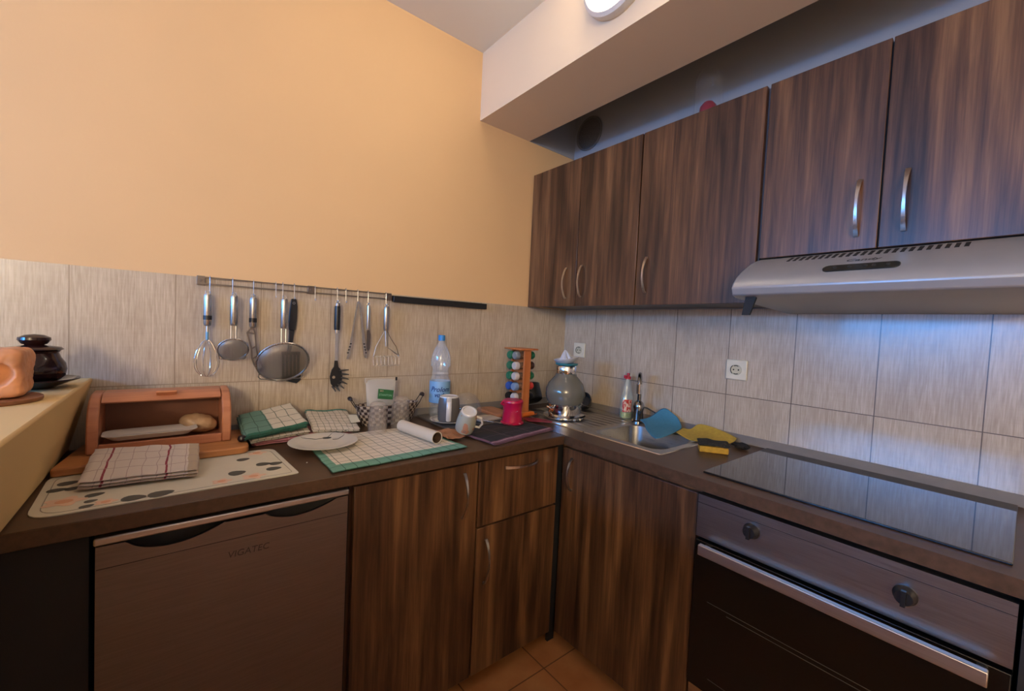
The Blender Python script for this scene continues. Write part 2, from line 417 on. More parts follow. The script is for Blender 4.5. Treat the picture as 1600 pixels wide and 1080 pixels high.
# tall sockets
def socket(y, z, label):
    t = thing('wall_socket', label, 'socket', (-0.006, y, z))
    obj('socket_plate', MB().box((-0.010, -0.041, -0.041), (0, 0.041, 0.041)), M['pl_white'], t, bevel=0.004)
    mb = MB().lathe([(0.0215, 0.0095), (0.0215, 0.013), (0.0198, 0.0132), (0.0188, 0.0108), (0.0, 0.0108)], seg=32, m=rot, caps=False)
    obj('socket_ring', mb, plain('ivory_insert', hx('c9bf9f'), 0.35), t)
    mb = MB()
    for dy in (-0.0095, 0.0095): mb.cyl((-0.0105, dy, 0), (-0.0116, dy, 0), 0.0030, seg=12)
    for k in (-1, 1): mb.tube([(-0.0118, math.sin(q_) * 0.0170, k * math.cos(q_) * 0.0170) for q_ in [i * .12 - .48 for i in range(9)]], 0.0017, 6)
    mb.tube([(-0.0128, 0.0205 * math.cos(q_), 0.0205 * math.sin(q_)) for q_ in [-.9 + i * .2 for i in range(10)]], 0.0014, 6)
    obj('contact_holes', mb, M['matt'], t)
socket(-0.132, 1.180, 'small cream wall socket near the corner behind the glass jug')
socket(-0.988, 1.159, 'cream wall socket on the tiles halfway between sink and hob')

# ================================================================== BASE UNITS
def handle_v(parent, x, y, z0, z1, nrm, out=0.026, wdt=0.011):
    """bowed flat strap handle in local/world coords; nrm = outward unit vector"""
    nx, ny = nrm; mb = MB(); pts = []
    sx, sy = -ny, nx; N_ = 14; rows = []
    for i in range(N_ + 1):
        t = i / N_; z = z0 + (z1 - z0) * t; o = 0.002 + out * math.sin(PI * t) ** 0.75
        wd = wdt * (0.55 + 0.45 * abs(2 * t - 1) ** 1.3)
        rows.append((x + nx * o, y + ny * o, z, wd))
    vs = []
    for (a, b, z, wd) in rows:
        vs.append([mb.bm.verts.new((a + sx * wd * k + nx * q_, b + sy * wd * k + ny * q_, z)) for k, q_ in ((-.5, 0), (.5, 0), (.5, .004), (-.5, .004))])
    for i in range(N_):
        for k in range(4): mb.face([vs[i][k], vs[i][(k + 1) % 4], vs[i + 1][(k + 1) % 4], vs[i + 1][k]])
    mb.face(vs[0][::-1]); mb.face(vs[-1])
    for zz in (z0 + .004, z1 - .004): mb.cyl((x - nx * .001, y - ny * .001, zz), (x + nx * .005, y + ny * .005, zz), 0.004, seg=10)
    return obj('handle', mb, M['handle'], parent, sharp=50)
def handle_h(parent, x0, x1, y, z, out=0.026):
    mb = MB(); vs = []
    N_ = 14
    for i in range(N_ + 1):
        t = i / N_; o = 0.002 + out * math.sin(PI * t) ** 0.75; wd = 0.011 * (0.55 + 0.45 * abs(2 * t - 1) ** 1.3)
        vs.append([mb.bm.verts.new((x0 + (x1 - x0) * t, y - o - q_, z + wd * k)) for k, q_ in ((-.5, 0), (.5, 0), (.5, .004), (-.5, .004))])
    for i in range(N_):
        for k in range(4): mb.face([vs[i][k], vs[i][(k + 1) % 4], vs[i + 1][(k + 1) % 4], vs[i + 1][k]])
    mb.face(vs[0][::-1]); mb.face(vs[-1])
    return obj('handle', mb, M['handle'], parent, sharp=50)

CB = ZC - 0.0353; YF = -0.57; XF = -0.57
# door unit beside the fridge
t = thing('base_cabinet', 'tall dark walnut base cabinet door unit right of the fridge', 'cabinet', (0, 0, 0))
obj('carcass', MB().box((-1.408, YF + .022, 0.05), (-0.982, -0.012, CB - .001)).box((-1.408, YF + .07, 0), (-0.982, YF + .09, 0.05)), M['wood'], t)
d = obj('door', MB().box((-1.398, YF, 0.052), (-0.979, YF + .018, 0.818)), M['wood'], t, bevel=0.0015)
handle_v(d, -1.035, YF, 0.636, 0.792, (0, -1))
# drawer unit
t = thing('base_cabinet', 'narrow dark walnut base unit with a drawer above a door, by the inner corner', 'cabinet', (0, 0, 0))
obj('carcass', MB().box((-0.980, YF + .022, 0.05), (-0.586, -0.012, CB - .001)).box((-0.980, YF + .07, 0), (-0.586, YF + .09, 0.05)), M['wood'], t)
d = obj('drawer', MB().box((-0.973, YF, 0.588), (-0.592, YF + .018, 0.818)), M['wood'], t, bevel=0.0015)
handle_h(d, -0.862, -0.703, YF, 0.781)
d = obj('door', MB().box((-0.973, YF, 0.052), (-0.592, YF + .018, 0.581)), M['wood'], t, bevel=0.0015)
handle_v(d, -0.934, YF, 0.376, 0.538, (0, -1))
# sink unit
t = thing('base_cabinet', 'dark walnut base cabinet under the sink, left of the oven', 'cabinet', (0, 0, 0))
obj('carcass', MB().box((XF + .022, -1.142, 0.05), (-0.012, -0.575, 0.70)).box((XF + .03, -1.142, 0.70), (XF + .022, -0.55, CB - .001)).box((XF + .07, -1.142, 0), (XF + .09, -0.55, 0.05)), M['wood'], t)
d = obj('door', MB().box((XF, -1.138, 0.052), (XF + .018, -0.578, 0.818)), M['wood'], t, bevel=0.0015)
handle_v(d, XF, -0.632, 0.655, 0.785, (-1, 0))
# corner filler
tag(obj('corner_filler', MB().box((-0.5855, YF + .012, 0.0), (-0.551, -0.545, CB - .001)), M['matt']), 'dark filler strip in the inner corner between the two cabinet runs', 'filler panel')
# end panel left of the fridge
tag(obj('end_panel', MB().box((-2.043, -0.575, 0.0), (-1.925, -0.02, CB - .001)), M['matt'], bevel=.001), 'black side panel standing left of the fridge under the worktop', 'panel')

# worktops
mb = MB(); mb.box((-2.044, -0.60, CB), (-0.5885, -0.008, ZC))
tag(obj('worktop', mb, M['top'], bevel=0.0025), 'brown laminate worktop along the utensil wall, over fridge and drawers', 'worktop')
mb = MB()
X0, X1, Y0, Y1 = -0.472, -0.045, -0.945, -0.14
mb.box((-0.5872, -2.35, CB), (X0, -0.008, ZC)); mb.box((X1, -2.35, CB), (-0.007, -0.008, ZC))
mb.box((X0, -2.35, CB), (X1, Y0, ZC)); mb.box((X0, Y1, CB), (X1, -0.008, ZC))
tag(obj('worktop', mb, M['top']), 'brown laminate worktop with the sink and hob let into it', 'worktop')
tag(obj('worktop_joint_strip', MB().box((-0.5886, -0.601, CB + .001), (-0.5871, -0.03, ZC + .0012)), M['steel']), 'thin metal joint strip between the two worktops', 'strip')
tr = plain('grey_upstand', hx('77716b'), 0.35)
tag(obj('worktop_upstand', MB().prism([(-0.026, ZC), (-0.0065, ZC), (-0.0065, 0.902), (-0.012, 0.902)], 0, -1.99, -0.03), tr), 'grey sealing strip between worktop and utensil wall tiles', 'strip')
mb = MB().prism([(-0.030, ZC + .0005), (-0.0065, ZC + .0005), (-0.0065, 0.899), (-0.014, 0.899)], 1, -2.35, -0.03)
tag(obj('worktop_upstand', mb, tr), 'grey sealing strip between worktop and tiles behind sink and hob', 'strip')

# fridge
t = thing('fridge', 'grey undercounter fridge with scooped grips along the top of its door', 'fridge', (0, 0, 0))
obj('fridge_body', MB().box((-1.915, -0.53, 0.01), (-1.424, -0.03, 0.826)), M['matt'], t, bevel=.003)
def top(x):
    # door top edge in z: two scoops
    def sc(a, b, d):
        if a < x < b:
            u = (x - a) / (b - a); return d * math.sin(PI * u ** 0.8) ** 0.8
        return 0
    return 0.806 - 0.003 * (-1.70 < x < -1.62) - sc(-1.868, -1.70, 0.027) - sc(-1.62, -1.452, 0.024)
xs = [-1.915 + i * (1.915 - 1.422) / 90 for i in range(91)]
mb = MB(); fv = []
for x in xs: fv.append([mb.bm.verts.new(c) for c in ((x, -0.59, 0.03), (x, -0.59, top(x)), (x, -0.582, top(x)), (x, -0.582, 0.03))])
for i in range(90):
    for k in range(4): mb.face([fv[i][k], fv[i][(k + 1) % 4], fv[i + 1][(k + 1) % 4], fv[i + 1][k]])
mb.face(fv[0]); mb.face(fv[-1][::-1])
mb.mi = 1; mb.box((-1.915, -0.582, 0.03), (-1.422, -0.532, 0.762))
mb.box((-1.915, -0.545, 0.762), (-1.422, -0.532, 0.808))
mb.mi = 2; mb.box((-1.914, -0.5906, 0.7590), (-1.423, -0.59, 0.7602))
mb.mi = 1; pts = [(-1.915 + .493 * i / 90) for i in range(91)]
d = obj('door', mb, [M['fridge'], plain('grip_recess_grey', hx('3c3a38'), 0.5), M['matt']], t)
obj('top_trim', MB().box((-1.918, -0.596, 0.8095), (-1.42, -0.54, 0.8265)), M['bar'], t, bevel=0.004)
mb = text_mb('VIGATEC', 0.021, 0.0004, 0.15); mb.xf(FRY((-1.652, -0.5904, 0.722)))
obj('lettering', mb, plain('dark_grey_print', (0.05, 0.045, 0.04), 0.5), t)
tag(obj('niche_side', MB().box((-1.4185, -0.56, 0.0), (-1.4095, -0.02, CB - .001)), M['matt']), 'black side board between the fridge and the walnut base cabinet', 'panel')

# oven
OY0, OY1 = -1.749, -1.148
t = thing('oven', 'built-in oven with steel control panel and black glass door', 'oven', (0, 0, 0))
obj('oven_body', MB().box((-0.548, OY0 + .004, 0.235), (-0.06, OY1 - .004, 0.828)), M['matt'], t)
mb = MB().box((-0.588, OY0, 0.700), (-0.55, OY1, 0.824)); mb.mi = 1; mb.box((-0.5884, OY0, 0.7995), (-0.588, OY1, 0.8008))
obj('control_panel', mb, [M['steelx'], M['matt']], t)
def knob(y, z):
    mb = MB().lathe([(0.0205, 0), (0.0205, 0.004), (0.0175, 0.008), (0.016, 0.019), (0.0145, 0.021), (0, 0.021)], seg=28, m=Matrix.Translation((-0.588, y, z)) @ rot, caps=False)
    mb.box((-0.616, y - .004, z - .0165), (-0.607, y + .004, z + .0165))
    obj('knob', mb, M['black'], t)
knob(-1.297, 0.774); knob(-1.600, 0.762)
d = obj('oven_door', MB().box((-0.588, OY0, 0.255), (-0.55, OY1, 0.690)), M['ovenglass'], t, bevel=.002)
gl_ = plain('grey_frame_line', hx('4a4542'), 0.5)
for z, a_, b_ in ((0.520, .045, .045), (0.508, .1, .1), (.30, .06, .06)): obj('inner_frame_line', MB().box((-0.5885, OY0 + a_, z), (-0.588, OY1 - b_, z + .0014)), gl_, d)
obj('handle_bar', MB().box((-0.632, -1.722, 0.667), (-0.616, -1.176, 0.696)).box((-0.618, -1.72, .672), (-0.588, -1.705, .684)).box((-0.618, -1.193, .672), (-0.588, -1.178, .684)), steel('oven_handle_alu', axis=1, rough=0.38, col=(0.60, 0.56, 0.54)), d, bevel=.002)
obj('lower_strip', MB().box((-0.575, OY0, 0.05), (-0.555, OY1, 0.25)), pine('tan_plinth_board', hx('6b4a34'), hx('85603f'), 1), t)
tag(obj('side_panel', MB().box((-0.585, -1.80, 0), (-0.02, -1.756, CB - .001)), M['matt']), 'dark panel at the right end beside the oven', 'panel')

# hob
t = thing('hob', 'black glass ceramic hob let into the worktop above the oven', 'hob', (0, 0, 0))
obj('glass_plate', MB().box((-0.528, -1.738, ZC + .0003), (-0.036, -1.128, ZC + 0.006)), M['hob'], t, bevel=.0015)

# ================================================================== SINK
t = thing('sink', 'stainless steel sink with grooved draining board set in the worktop', 'sink', (0, 0, 0))
mb = MB(); sx0, sx1, sy0, sy1 = -0.484, -0.036, -0.957, -0.125; zt = ZC + .0035
bx0, bx1, by0, by1 = -0.447, -0.150, -0.925, -0.615
def rrect(x0, x1, y0, y1, r, z, k=8):
    P = []
    for cx, cy, a0 in ((x1 - r, y1 - r, 0), (x0 + r, y1 - r, PI / 2), (x0 + r, y0 + r, PI), (x1 - r, y0 + r, 1.5 * PI)):
        for i in range(k + 1): P.append(Vector((cx + r * math.cos(a0 + i * PI / 2 / k), cy + r * math.sin(a0 + i * PI / 2 / k), z)))
    return P
def ringmesh(mb, loops, cap=True):
    R = [[mb.bm.verts.new(p) for p in L] for L in loops]; n_ = len(R[0])
    for i in range(len(R) - 1):
        for k in range(n_): mb.face([R[i][k], R[i][(k + 1) % n_], R[i + 1][(k + 1) % n_], R[i + 1][k]])
    if cap: mb.face(R[-1])
    return R
# outer rim with the basin hole: two outlines with matched corner counts
out_ = rrect(sx0, sx1, sy0, -0.60, 0.012, zt)
L = [rrect(sx0, sx1, sy0, -0.598, 0.012, ZC + .0002), rrect(sx0 + .002, sx1 - .002, sy0 + .002, -0.598, 0.011, zt),
     rrect(bx0 - .004, bx1 + .004, by0 - .004, by1 + .004, 0.055, zt), rrect(bx0, bx1, by0, by1, 0.052, zt - .004),
     rrect(bx0 + .010, bx1 - .010, by0 + .010, by1 - .010, 0.05, ZC - .13), rrect(bx0 + .03, bx1 - .03, by0 + .03, by1 - .03, 0.04, ZC - .15)]
ringmesh(mb, L)
obj('basin', mb, M['sinksteel'], t, sharp=18)
# draining board with grooves (running in y)
mb = MB(); NX, NY = 200, 24
def drain(u, v):
    x = sx0 + (sx1 - sx0) * u; y = -0.598 + (sy1 + 0.598) * v; z = zt
    ins = min((x - (sx0 + .05)) / .02, ((sx1 - .05) - x) / .02, (y + 0.575) / .02, ((sy1 - .03) - y) / .02)
    k = max(0, min(1, ins)); dg = ((x - sx0 + .004) % .044) - .022; z -= k * (0.001 + 0.0095 * math.exp(-(dg / .0075) ** 2))
    e = min(u, 1 - u, (1 - v)) 
    if e <= 0: z = ZC + .0002
    return Vector((x, y, z))
mb.keep = True; mb.grid(drain, NX, NY)
obj('draining_board', mb, M['sinksteel'], t, sharp=60)
mb = MB().lathe([(0.04, 0.0), (0.04, 0.003), (0.033, 0.003), (0.02, 0.0005), (0.0, 0.0005)], c=(-0.30, -0.77, ZC - .15), seg=28, caps=False)
obj('drain', mb, M['chrome'], t)
mb = MB()
for i in range(3): mb.box((bx0 + .085 + i * .014, by1 - .0085, ZC - .052), (bx0 + .091 + i * .014, by1 - .0065, ZC - .032))
obj('overflow_slots', mb, M['matt'], t)

# tap
t = thing('kitchen_tap', 'chrome mixer tap with a tall narrow spout at the back of the sink', 'tap', (-0.10, -0.60, zt))
obj('tap_body', MB().lathe([(0.030, 0), (0.030, 0.006), (0.024, 0.012), (0.022, 0.05), (0.026, 0.075), (0.020, 0.092), (0.012, 0.10), (0.0, 0.10)], caps=False), plain('dark_chrome', (0.30, 0.29, 0.28), 0.15, 1.0), t)
obj('lever', MB().tube([(0.0, -.01, .075), (0.02, -.035, .07), (.05, -.075, .045)], [.010, .008, .006], 10, flat=(1, .6)), M['chrome'], t)
d_ = Vector((-0.85, -0.53, 0))
P = [Vector((0, 0, 0.09)), Vector((0, 0, 0.15)), Vector((0, 0, 0.19))]
for i in range(1, 10):
    a_ = i * PI / 10; P.append(Vector((0, 0, 0.19)) + d_ * (0.045 * (1 - math.cos(a_))) + Vector((0, 0, 0.040 * math.sin(a_))))
P.append(Vector((0, 0, 0.185)) + d_ * .09)
sp = obj('spout', MB().tube(P, 0.0088, 14), plain('spout_dark_chrome', (0.22, 0.21, 0.2), 0.12, 1.0), t)
obj('nozzle', MB().tube([Vector((0, 0, 0.19)) + d_ * .09, Vector((0, 0, 0.145)) + d_ * .09], [0.012, .0105], 16), M['chrome'], sp)

# soap bottle
t = thing('soap_bottle', 'clear dish soap bottle with red cap behind the tap', 'bottle', (-0.062, -0.505, ZC + .0005))
obj('bottle_body', MB().lathe([(0.028, 0), (0.036, 0.004), (0.037, 0.05), (0.036, 0.10), (0.027, 0.125), (0.020, 0.15), (0.018, 0.17), (0.012, 0.185), (0.011, .195)], sx=1, sy=.75, seg=28), glassy('soap_plastic', (0.85, 0.9, 0.8), .12, .35), t)
obj('soap', MB().lathe([(0.026, 0.002), (0.034, 0.006), (0.035, 0.03), (0.0, 0.031)], sx=1, sy=.75, seg=24, caps=False), plain('green_soap', hx('8f9a2c'), 0.2), t)
n = N('soap_label_print'); uv = n.coord('Object'); s_ = n.sep(uv)
nz = n.noise(n.scale(uv, (1, 1, .5)), 120, 2)
M['soaplabel'] = n.set(n.mix(n.math('GREATER_THAN', nz, 0.52), hx('d9b9a0'), hx('c0332c')), .4)
mb = MB(); mb.keep = True
mb.grid(lambda u, v: Vector((0.0376 * math.cos(-PI + .1 + 1.5 * u), 0.0376 * .75 * math.sin(-PI + .1 + 1.5 * u), 0.035 + 0.06 * v)), 14, 2)
obj('label', mb, M['soaplabel'], t)
obj('cap', MB().lathe([(0.014, 0.193), (0.014, 0.205), (0.008, 0.208), (0.007, .222), (0.0, .223)], caps=False, seg=20).box((-.026, -.006, .197), (-.008, .006, .212)), plain('red_cap', hx('b3283a'), .35), t)

# ================================================================== WALL CABINETS
DX = -0.3077
def wall_unit(label, y0, y1, z0, z1, doors):
    t = thing('wall_cabinet', label, 'cabinet', (0, 0, 0))
    obj('carcass', MB().box((DX + .02, y0 + .0015, z0 + .006), (-0.0065, y1 - .0015, z1 - .002)), M['inner'], t)
    for (a, b, hy, h0, h1) in doors:
        d = obj('door', MB().box((DX, a + .002, z0), (DX + .018, b - .002, z1)), M['wood'], t, bevel=.0015)
        handle_v(d, DX, hy, h0, h1, (-1, 0))
wall_unit('walnut wall cabinet with two doors in the corner above the kettle and spice rack', -0.6863, -0.007, 1.4055, 2.1093, [(-0.353, -0.008, -0.290, 1.442, 1.594), (-0.6863, -0.353, -0.389, 1.446, 1.598)])
wall_unit('single-door walnut wall cabinet left of the extractor hood', -1.1529, -0.6873, 1.4055, 2.1093, [(-1.150, -0.6883, -0.738, 1.452, 1.600)])
wall_unit('shorter two-door walnut wall cabinet above the extractor hood', -1.756, -1.1539, 1.550, 2.1093, [(-1.4545, -1.157, -1.408, 1.586, 1.744), (-1.755, -1.4545, -1.506, 1.587, 1.749)])

# hood
HY0, HY1 = -1.757, -1.160
t = thing('extractor_hood', 'silver grey slim extractor hood under the wall cabinet', 'extractor hood', (0, 0, 0))
prof = [(-0.012, 1.546), (-0.305, 1.546), (-0.335, 1.538), (-0.37, 1.525), (-0.405, 1.508), (-0.44, 1.489), (-0.470, 1.469), (-0.490, 1.449), (-0.496, 1.436), (-0.488, 1.414), (-0.465, 1.408), (-0.300, 1.398), (-0.012, 1.386)]
mb = MB().prism(prof, 1, HY0, HY1)
obj('hood_body', mb, M['hood'], t, sharp=38, bevel=0.004)
def on_hood(x):
    for (a, b), (c, d_) in zip(prof, prof[1:]):
        if c <= x <= a: return b + (d_ - b) * (x - a) / (c - a)
mb = MB()
for i in range(24):
    y = -1.262 - i * 0.0157
    P = []
    for dx, dy in ((-.337, .000), (-.337, -.0082), (-.378, -.0082), (-.378, .000)):
        P.append((dx, y + dy, on_hood(dx) - .001))
    P2 = [(a, b, c + .0022) for a, b, c in P]
    mb.hexa(P + P2)
obj('vent_slots', mb, M['matt'], t)
# control capsule
def hoodpt(y, s_, lift=0.0012):
    x0_, z0_ = -0.442, on_hood(-.442); x1_, z1_ = -0.469, on_hood(-.469)
    dx, dz = (x1_ - x0_), (z1_ - z0_); L_ = math.hypot(dx, dz); nx, nz = dz / L_, -dx / L_
    if nx > 0: nx, nz = -nx, -nz
    return Vector((x0_ + dx * s_ + nx * lift, y, z0_ + dz * s_ + nz * lift))
mb = MB(); out_ = []
yc, hw, r_ = -1.452, 0.077, 0.5
for i in range(17): a_ = -PI / 2 + i * PI / 16; out_.append((yc + hw - .014 + .014 * math.cos(a_), .5 + r_ * math.sin(a_)))
for i in range(17): a_ = PI / 2 + i * PI / 16; out_.append((yc - hw + .014 + .014 * math.cos(a_), .5 + r_ * math.sin(a_)))
A = [mb.bm.verts.new(hoodpt(y, s_, .0030)) for y, s_ in out_]; B = [mb.bm.verts.new(hoodpt(y, s_, -.004)) for y, s_ in out_]
for i in range(len(A)): mb.face([A[i], A[(i + 1) % len(A)], B[(i + 1) % len(A)], B[i]])
mb.face(A); mb.face(B[::-1])
cp = obj('switch_panel', mb, plain('dark_green_grey_panel', (0.02, 0.022, 0.018), 0.3), t)
bm_ = plain('dark_button', (0.05, 0.05, 0.045), 0.3)
for k in (-.055, -.028, -.012, .02, .05):
    c = hoodpt(yc + k, .5, .003); e = hoodpt(yc + k, .5, .006); obj('button', MB().cyl(c, e, .0042, seg=14), bm_, cp)
mb = text_mb('Candy', 0.019, 0.0002, 0.25)
ez = Vector((-0.53, 0, 0.85)).normalized(); ex = Vector((0, -1, 0)); ey = ez.cross(ex)
mb.xf(frame(ex * 1.45, ey, ez, (-0.415, -1.448, on_hood(-0.415) + .0016)))
obj('lettering', mb, plain('grey_print', (0.04, 0.04, 0.04), 0.5), t)
obj('corner_clip', MB().hexa([(-.470, -1.184, 1.357), (-.470, -1.206, 1.357), (-.462, -1.206, 1.357), (-.462, -1.184, 1.357), (-.470, -1.192, 1.4095), (-.470, -1.222, 1.4095), (-.462, -1.222, 1.4095), (-.462, -1.192, 1.4095)]), M['matt'], t)

# glass jar on the wall cabinets
t = thing('glass_jar', 'empty clear glass jar standing on top of the wall cabinets', 'jar', (-0.135, -0.862, 2.1075))
obj('jar_body', MB().lathe([(0.05, 0), (0.055, 0.006), (0.055, 0.20), (0.050, 0.222), (0.036, 0.240), (0.034, 0.250)], seg=36, caps=False), glassy('thin_jar_glass', (.95, .97, 1.0), .03, .05), t)
tag(obj('red_ball', MB().lathe([(0.001, 0), (0.026, 0.003), (0.032, 0.03), (0.034, 0.075), (0.031, 0.10), (0.018, 0.116), (0.001, .120)], seg=24, c=(-0.135, -0.862, 2.112)), plain('red_wax', hx('8a2430'), .3)), 'red rounded thing inside the glass jar on the cabinets', 'ornament')

# ================================================================== OBJECTS ON THE LEDGE
t = thing('lidded_pot', 'dark brown glazed lidded pot with a flat round knob, standing on the ledge', 'pot', (-2.066, -0.20, 1.0835))
obj('pot_body', MB().lathe([(0.030, 0.010), (0.042, 0.016), (0.053, 0.028), (0.0565, 0.045), (0.054, 0.060), (0.046, 0.074), (0.042, 0.086), (0.045, 0.091)], seg=48), M['pot'], t)
lid = obj('lid', MB().lathe([(0.045, 0.0915), (0.051, 0.095), (0.046, 0.100), (0.024, 0.104), (0.011, 0.107)], seg=48), M['pot'], t)
obj('lid_knob', MB().lathe([(0.012, 0.104), (0.022, 0.108), (0.029, 0.118), (0.028, 0.124), (0.017, 0.130), (0.0, 0.132)], seg=36, caps=False), M['pot'], lid)
t = None
tag(obj('saucer', MB().lathe([(0.0, 0.0), (0.036, 0.0), (0.040, 0.004), (0.060, 0.013), (0.080, 0.021), (0.080, 0.024), (0.058, 0.017), (0.036, 0.009), (0, .0085)], seg=48, c=(0, 0, 0), caps=False), M['pot'], loc=(-2.066, -0.20, 1.0820)), 'dark brown shallow dish under the lidded pot on the ledge', 'saucer')
tag(obj('wooden_disc', MB().lathe([(0.0, 0), (0.078, 0), (0.080, 0.003), (0.080, 0.008), (0.077, 0.010), (0, 0.010)], seg=48, caps=False), M['disc'], loc=(-2.098, -0.395, 1.0815)), 'round brown wooden coaster under the orange stone on the ledge', 'coaster')
# salt stone candle holder
mb = MB(); NS = 28
def stone(p):
    q_ = Vector(p).normalized()
    k = 1 / (abs(q_.x) ** 8 + abs(q_.y) ** 8 + abs(q_.z) ** 8) ** 0.125
    r = k * (1 + 0.06 * noise.noise(q_ * 1.8) + 0.03 * noise.noise(q_ * 5) + 0.012 * noise.noise(q_ * 16))
    return Vector((q_.x * r * 0.064, q_.y * r * 0.052, q_.z * r * 0.0505))
bmesh.ops.create_icosphere(mb.bm, subdivisions=6, radius=1)
cdir = Vector((0.22, -0.97, 0.0)).normalized()
for v in mb.bm.verts:
    p = stone(v.co); dd = v.co.normalized(); an = math.acos(max(-1, min(1, dd.dot(cdir))))
    if an < .46: p -= cdir * min(.045, .055 * math.sqrt(1 - (an / .46) ** 2))
    v.co = p
mb.xf(Matrix.Translation((0, 0, 0.0525)))
tag(obj('salt_stone_candle_holder', mb, M['salt'], loc=(-2.100, -0.40, 1.0915), sharp=180), 'rough orange salt stone candle holder with a round hollow on the ledge', 'candle holder')

# ================================================================== RAIL AND UTENSILS
t = thing('utensil_rail', 'thin two-bar metal rail fixed on the tiles, hung with utensils', 'rail', (0, 0, 0))
rm = steel('rail_steel', (0.22, 0.19, 0.17), 0.4, 0)
for z in (1.4055, 1.3845): obj('rail_bar', MB().box((-1.742, -0.020, z - .0022), (-1.083, -0.015, z + .0022)), rm, t)
for x in (-1.733, -1.399, -1.092): obj('bracket', MB().box((x - .011, -0.019, 1.380), (x + .011, -0.0065, 1.4095)).cyl((x, -.0185, 1.395), (x, -.021, 1.395), .004, seg=10), rm, t, bevel=.001)
tag(obj('magnetic_bar', MB().box((-1.076, -0.030, 1.3735), (-0.592, -0.0075, 1.4005)), M['black'], bevel=.002), 'long black magnetic knife bar on the tiles right of the utensil rail', 'knife bar')
hooks = [(-1.709, 'whisk'), (-1.646, 'small strainer'), (-1.585, 'slotted slicer'), (-1.494, 'large strainer'), (-1.456, 'black spatula'), (-1.304, 'pasta fork'), (-1.2245, 'steel tongs'), (-1.1825, 'narrow peeler'), (-1.107, 'potato masher'),
         (-1.516, None), (-1.385, None), (-1.271, None)]
def hook_mb():
    P = [(0, -0.0135, 1.400 - 1.39)] + [(0, -0.0175 - 0.006 * math.cos(PI * i / 6), 0.018 + 0.005 * math.sin(PI * i / 6)) for i in range(7)][::-1][::-1]
    P += [(0, -0.0235, -0.02), (0, -0.0235, -0.028)]
    P += [(0, -0.0285 + 0.005 * math.cos(PI + PI * i / 5 + 0), -0.030 - 0.005 * math.sin(PI * i / 5)) for i in range(6)]
    P = [P[0]] + [(0, -0.0185 + 0.005 * math.cos(PI * i / 6), 0.017 + 0.005 * math.sin(PI * i / 6)) for i in range(7)] + P[-8:]
    return MB().tube(P, 0.0011, 6)
hk = None
for x, w_ in hooks:
    lab = 'small S-hook on the rail holding the %s' % w_ if w_ else {-1.516: 'empty S-hook on the rail just left of the large strainer hook', -1.385: 'empty S-hook at the middle bracket of the rail', -1.271: 'empty S-hook between pasta fork and tongs'}[x]
    if hk is None:
        hk = obj('s_hook', hook_mb(), M['steel']); o = hk
    else: o = hk.copy(); COL.objects.link(o)
    o.location = (x, 0, 1.39); tag(o, lab, 'hook', 'S-hooks on the utensil rail')

def ring_pts(cx, cy, cz, r, n_=10, rz=1.0): return [(cx + r * math.sin(2 * PI * i / n_), cy, cz + rz * r * math.cos(2 * PI * i / n_)) for i in range(n_)]
YU = -0.031
def util(name, label, cat, x, y=YU): return thing(name, label, cat, (x, y, 1.358))
def steel_handle(t, z0=-0.006, z1=-0.112, r=0.0115, band=None, name='handle'):
    h = obj(name, MB().lathe([(0.0, z0), (r * .8, z0 - .001), (r * .95, z0 - .006), (r, z0 - .02), (r, z1 + .006), (r * .8, z1), (0, z1)][::-1], seg=20, caps=False).tube(ring_pts(0, 0, z0 + .004, .0065), .0011, 6, close=True), M['steel'], t)
    if band: obj('black_band', MB().lathe([(r + .0006, band[0]), (r + .0006, band[1])], seg=20), M['black'], t)
    return h
# whisk
t = util('whisk', 'small balloon whisk with steel handle, first on the left of the rail', 'whisk', -1.7145, -.032)
steel_handle(t, band=(-0.092, -0.078))
obj('neck', MB().cyl((0, 0, -.112), (0, 0, -.135), .004, seg=12), M['steel'], t)
obj('blue_collar', MB().cyl((0, 0, -.132), (0, 0, -.158), .0045, .004, seg=12), plain('blue_plastic', hx('6fa6c8'), .4), t)
mb = MB()
for k in range(5):
    a_ = k * PI / 5; P = []
    for i in range(25):
        u = i / 24 * 2 * PI; P.append((math.sin(u) * .033 * (1 - .25 * math.cos(u)) * math.cos(a_), math.sin(u) * .022 * math.sin(a_), -.219 + .061 * math.cos(u)))
    mb.tube(P, .0007, 5)
obj('wires', mb, M['chrome'], t)
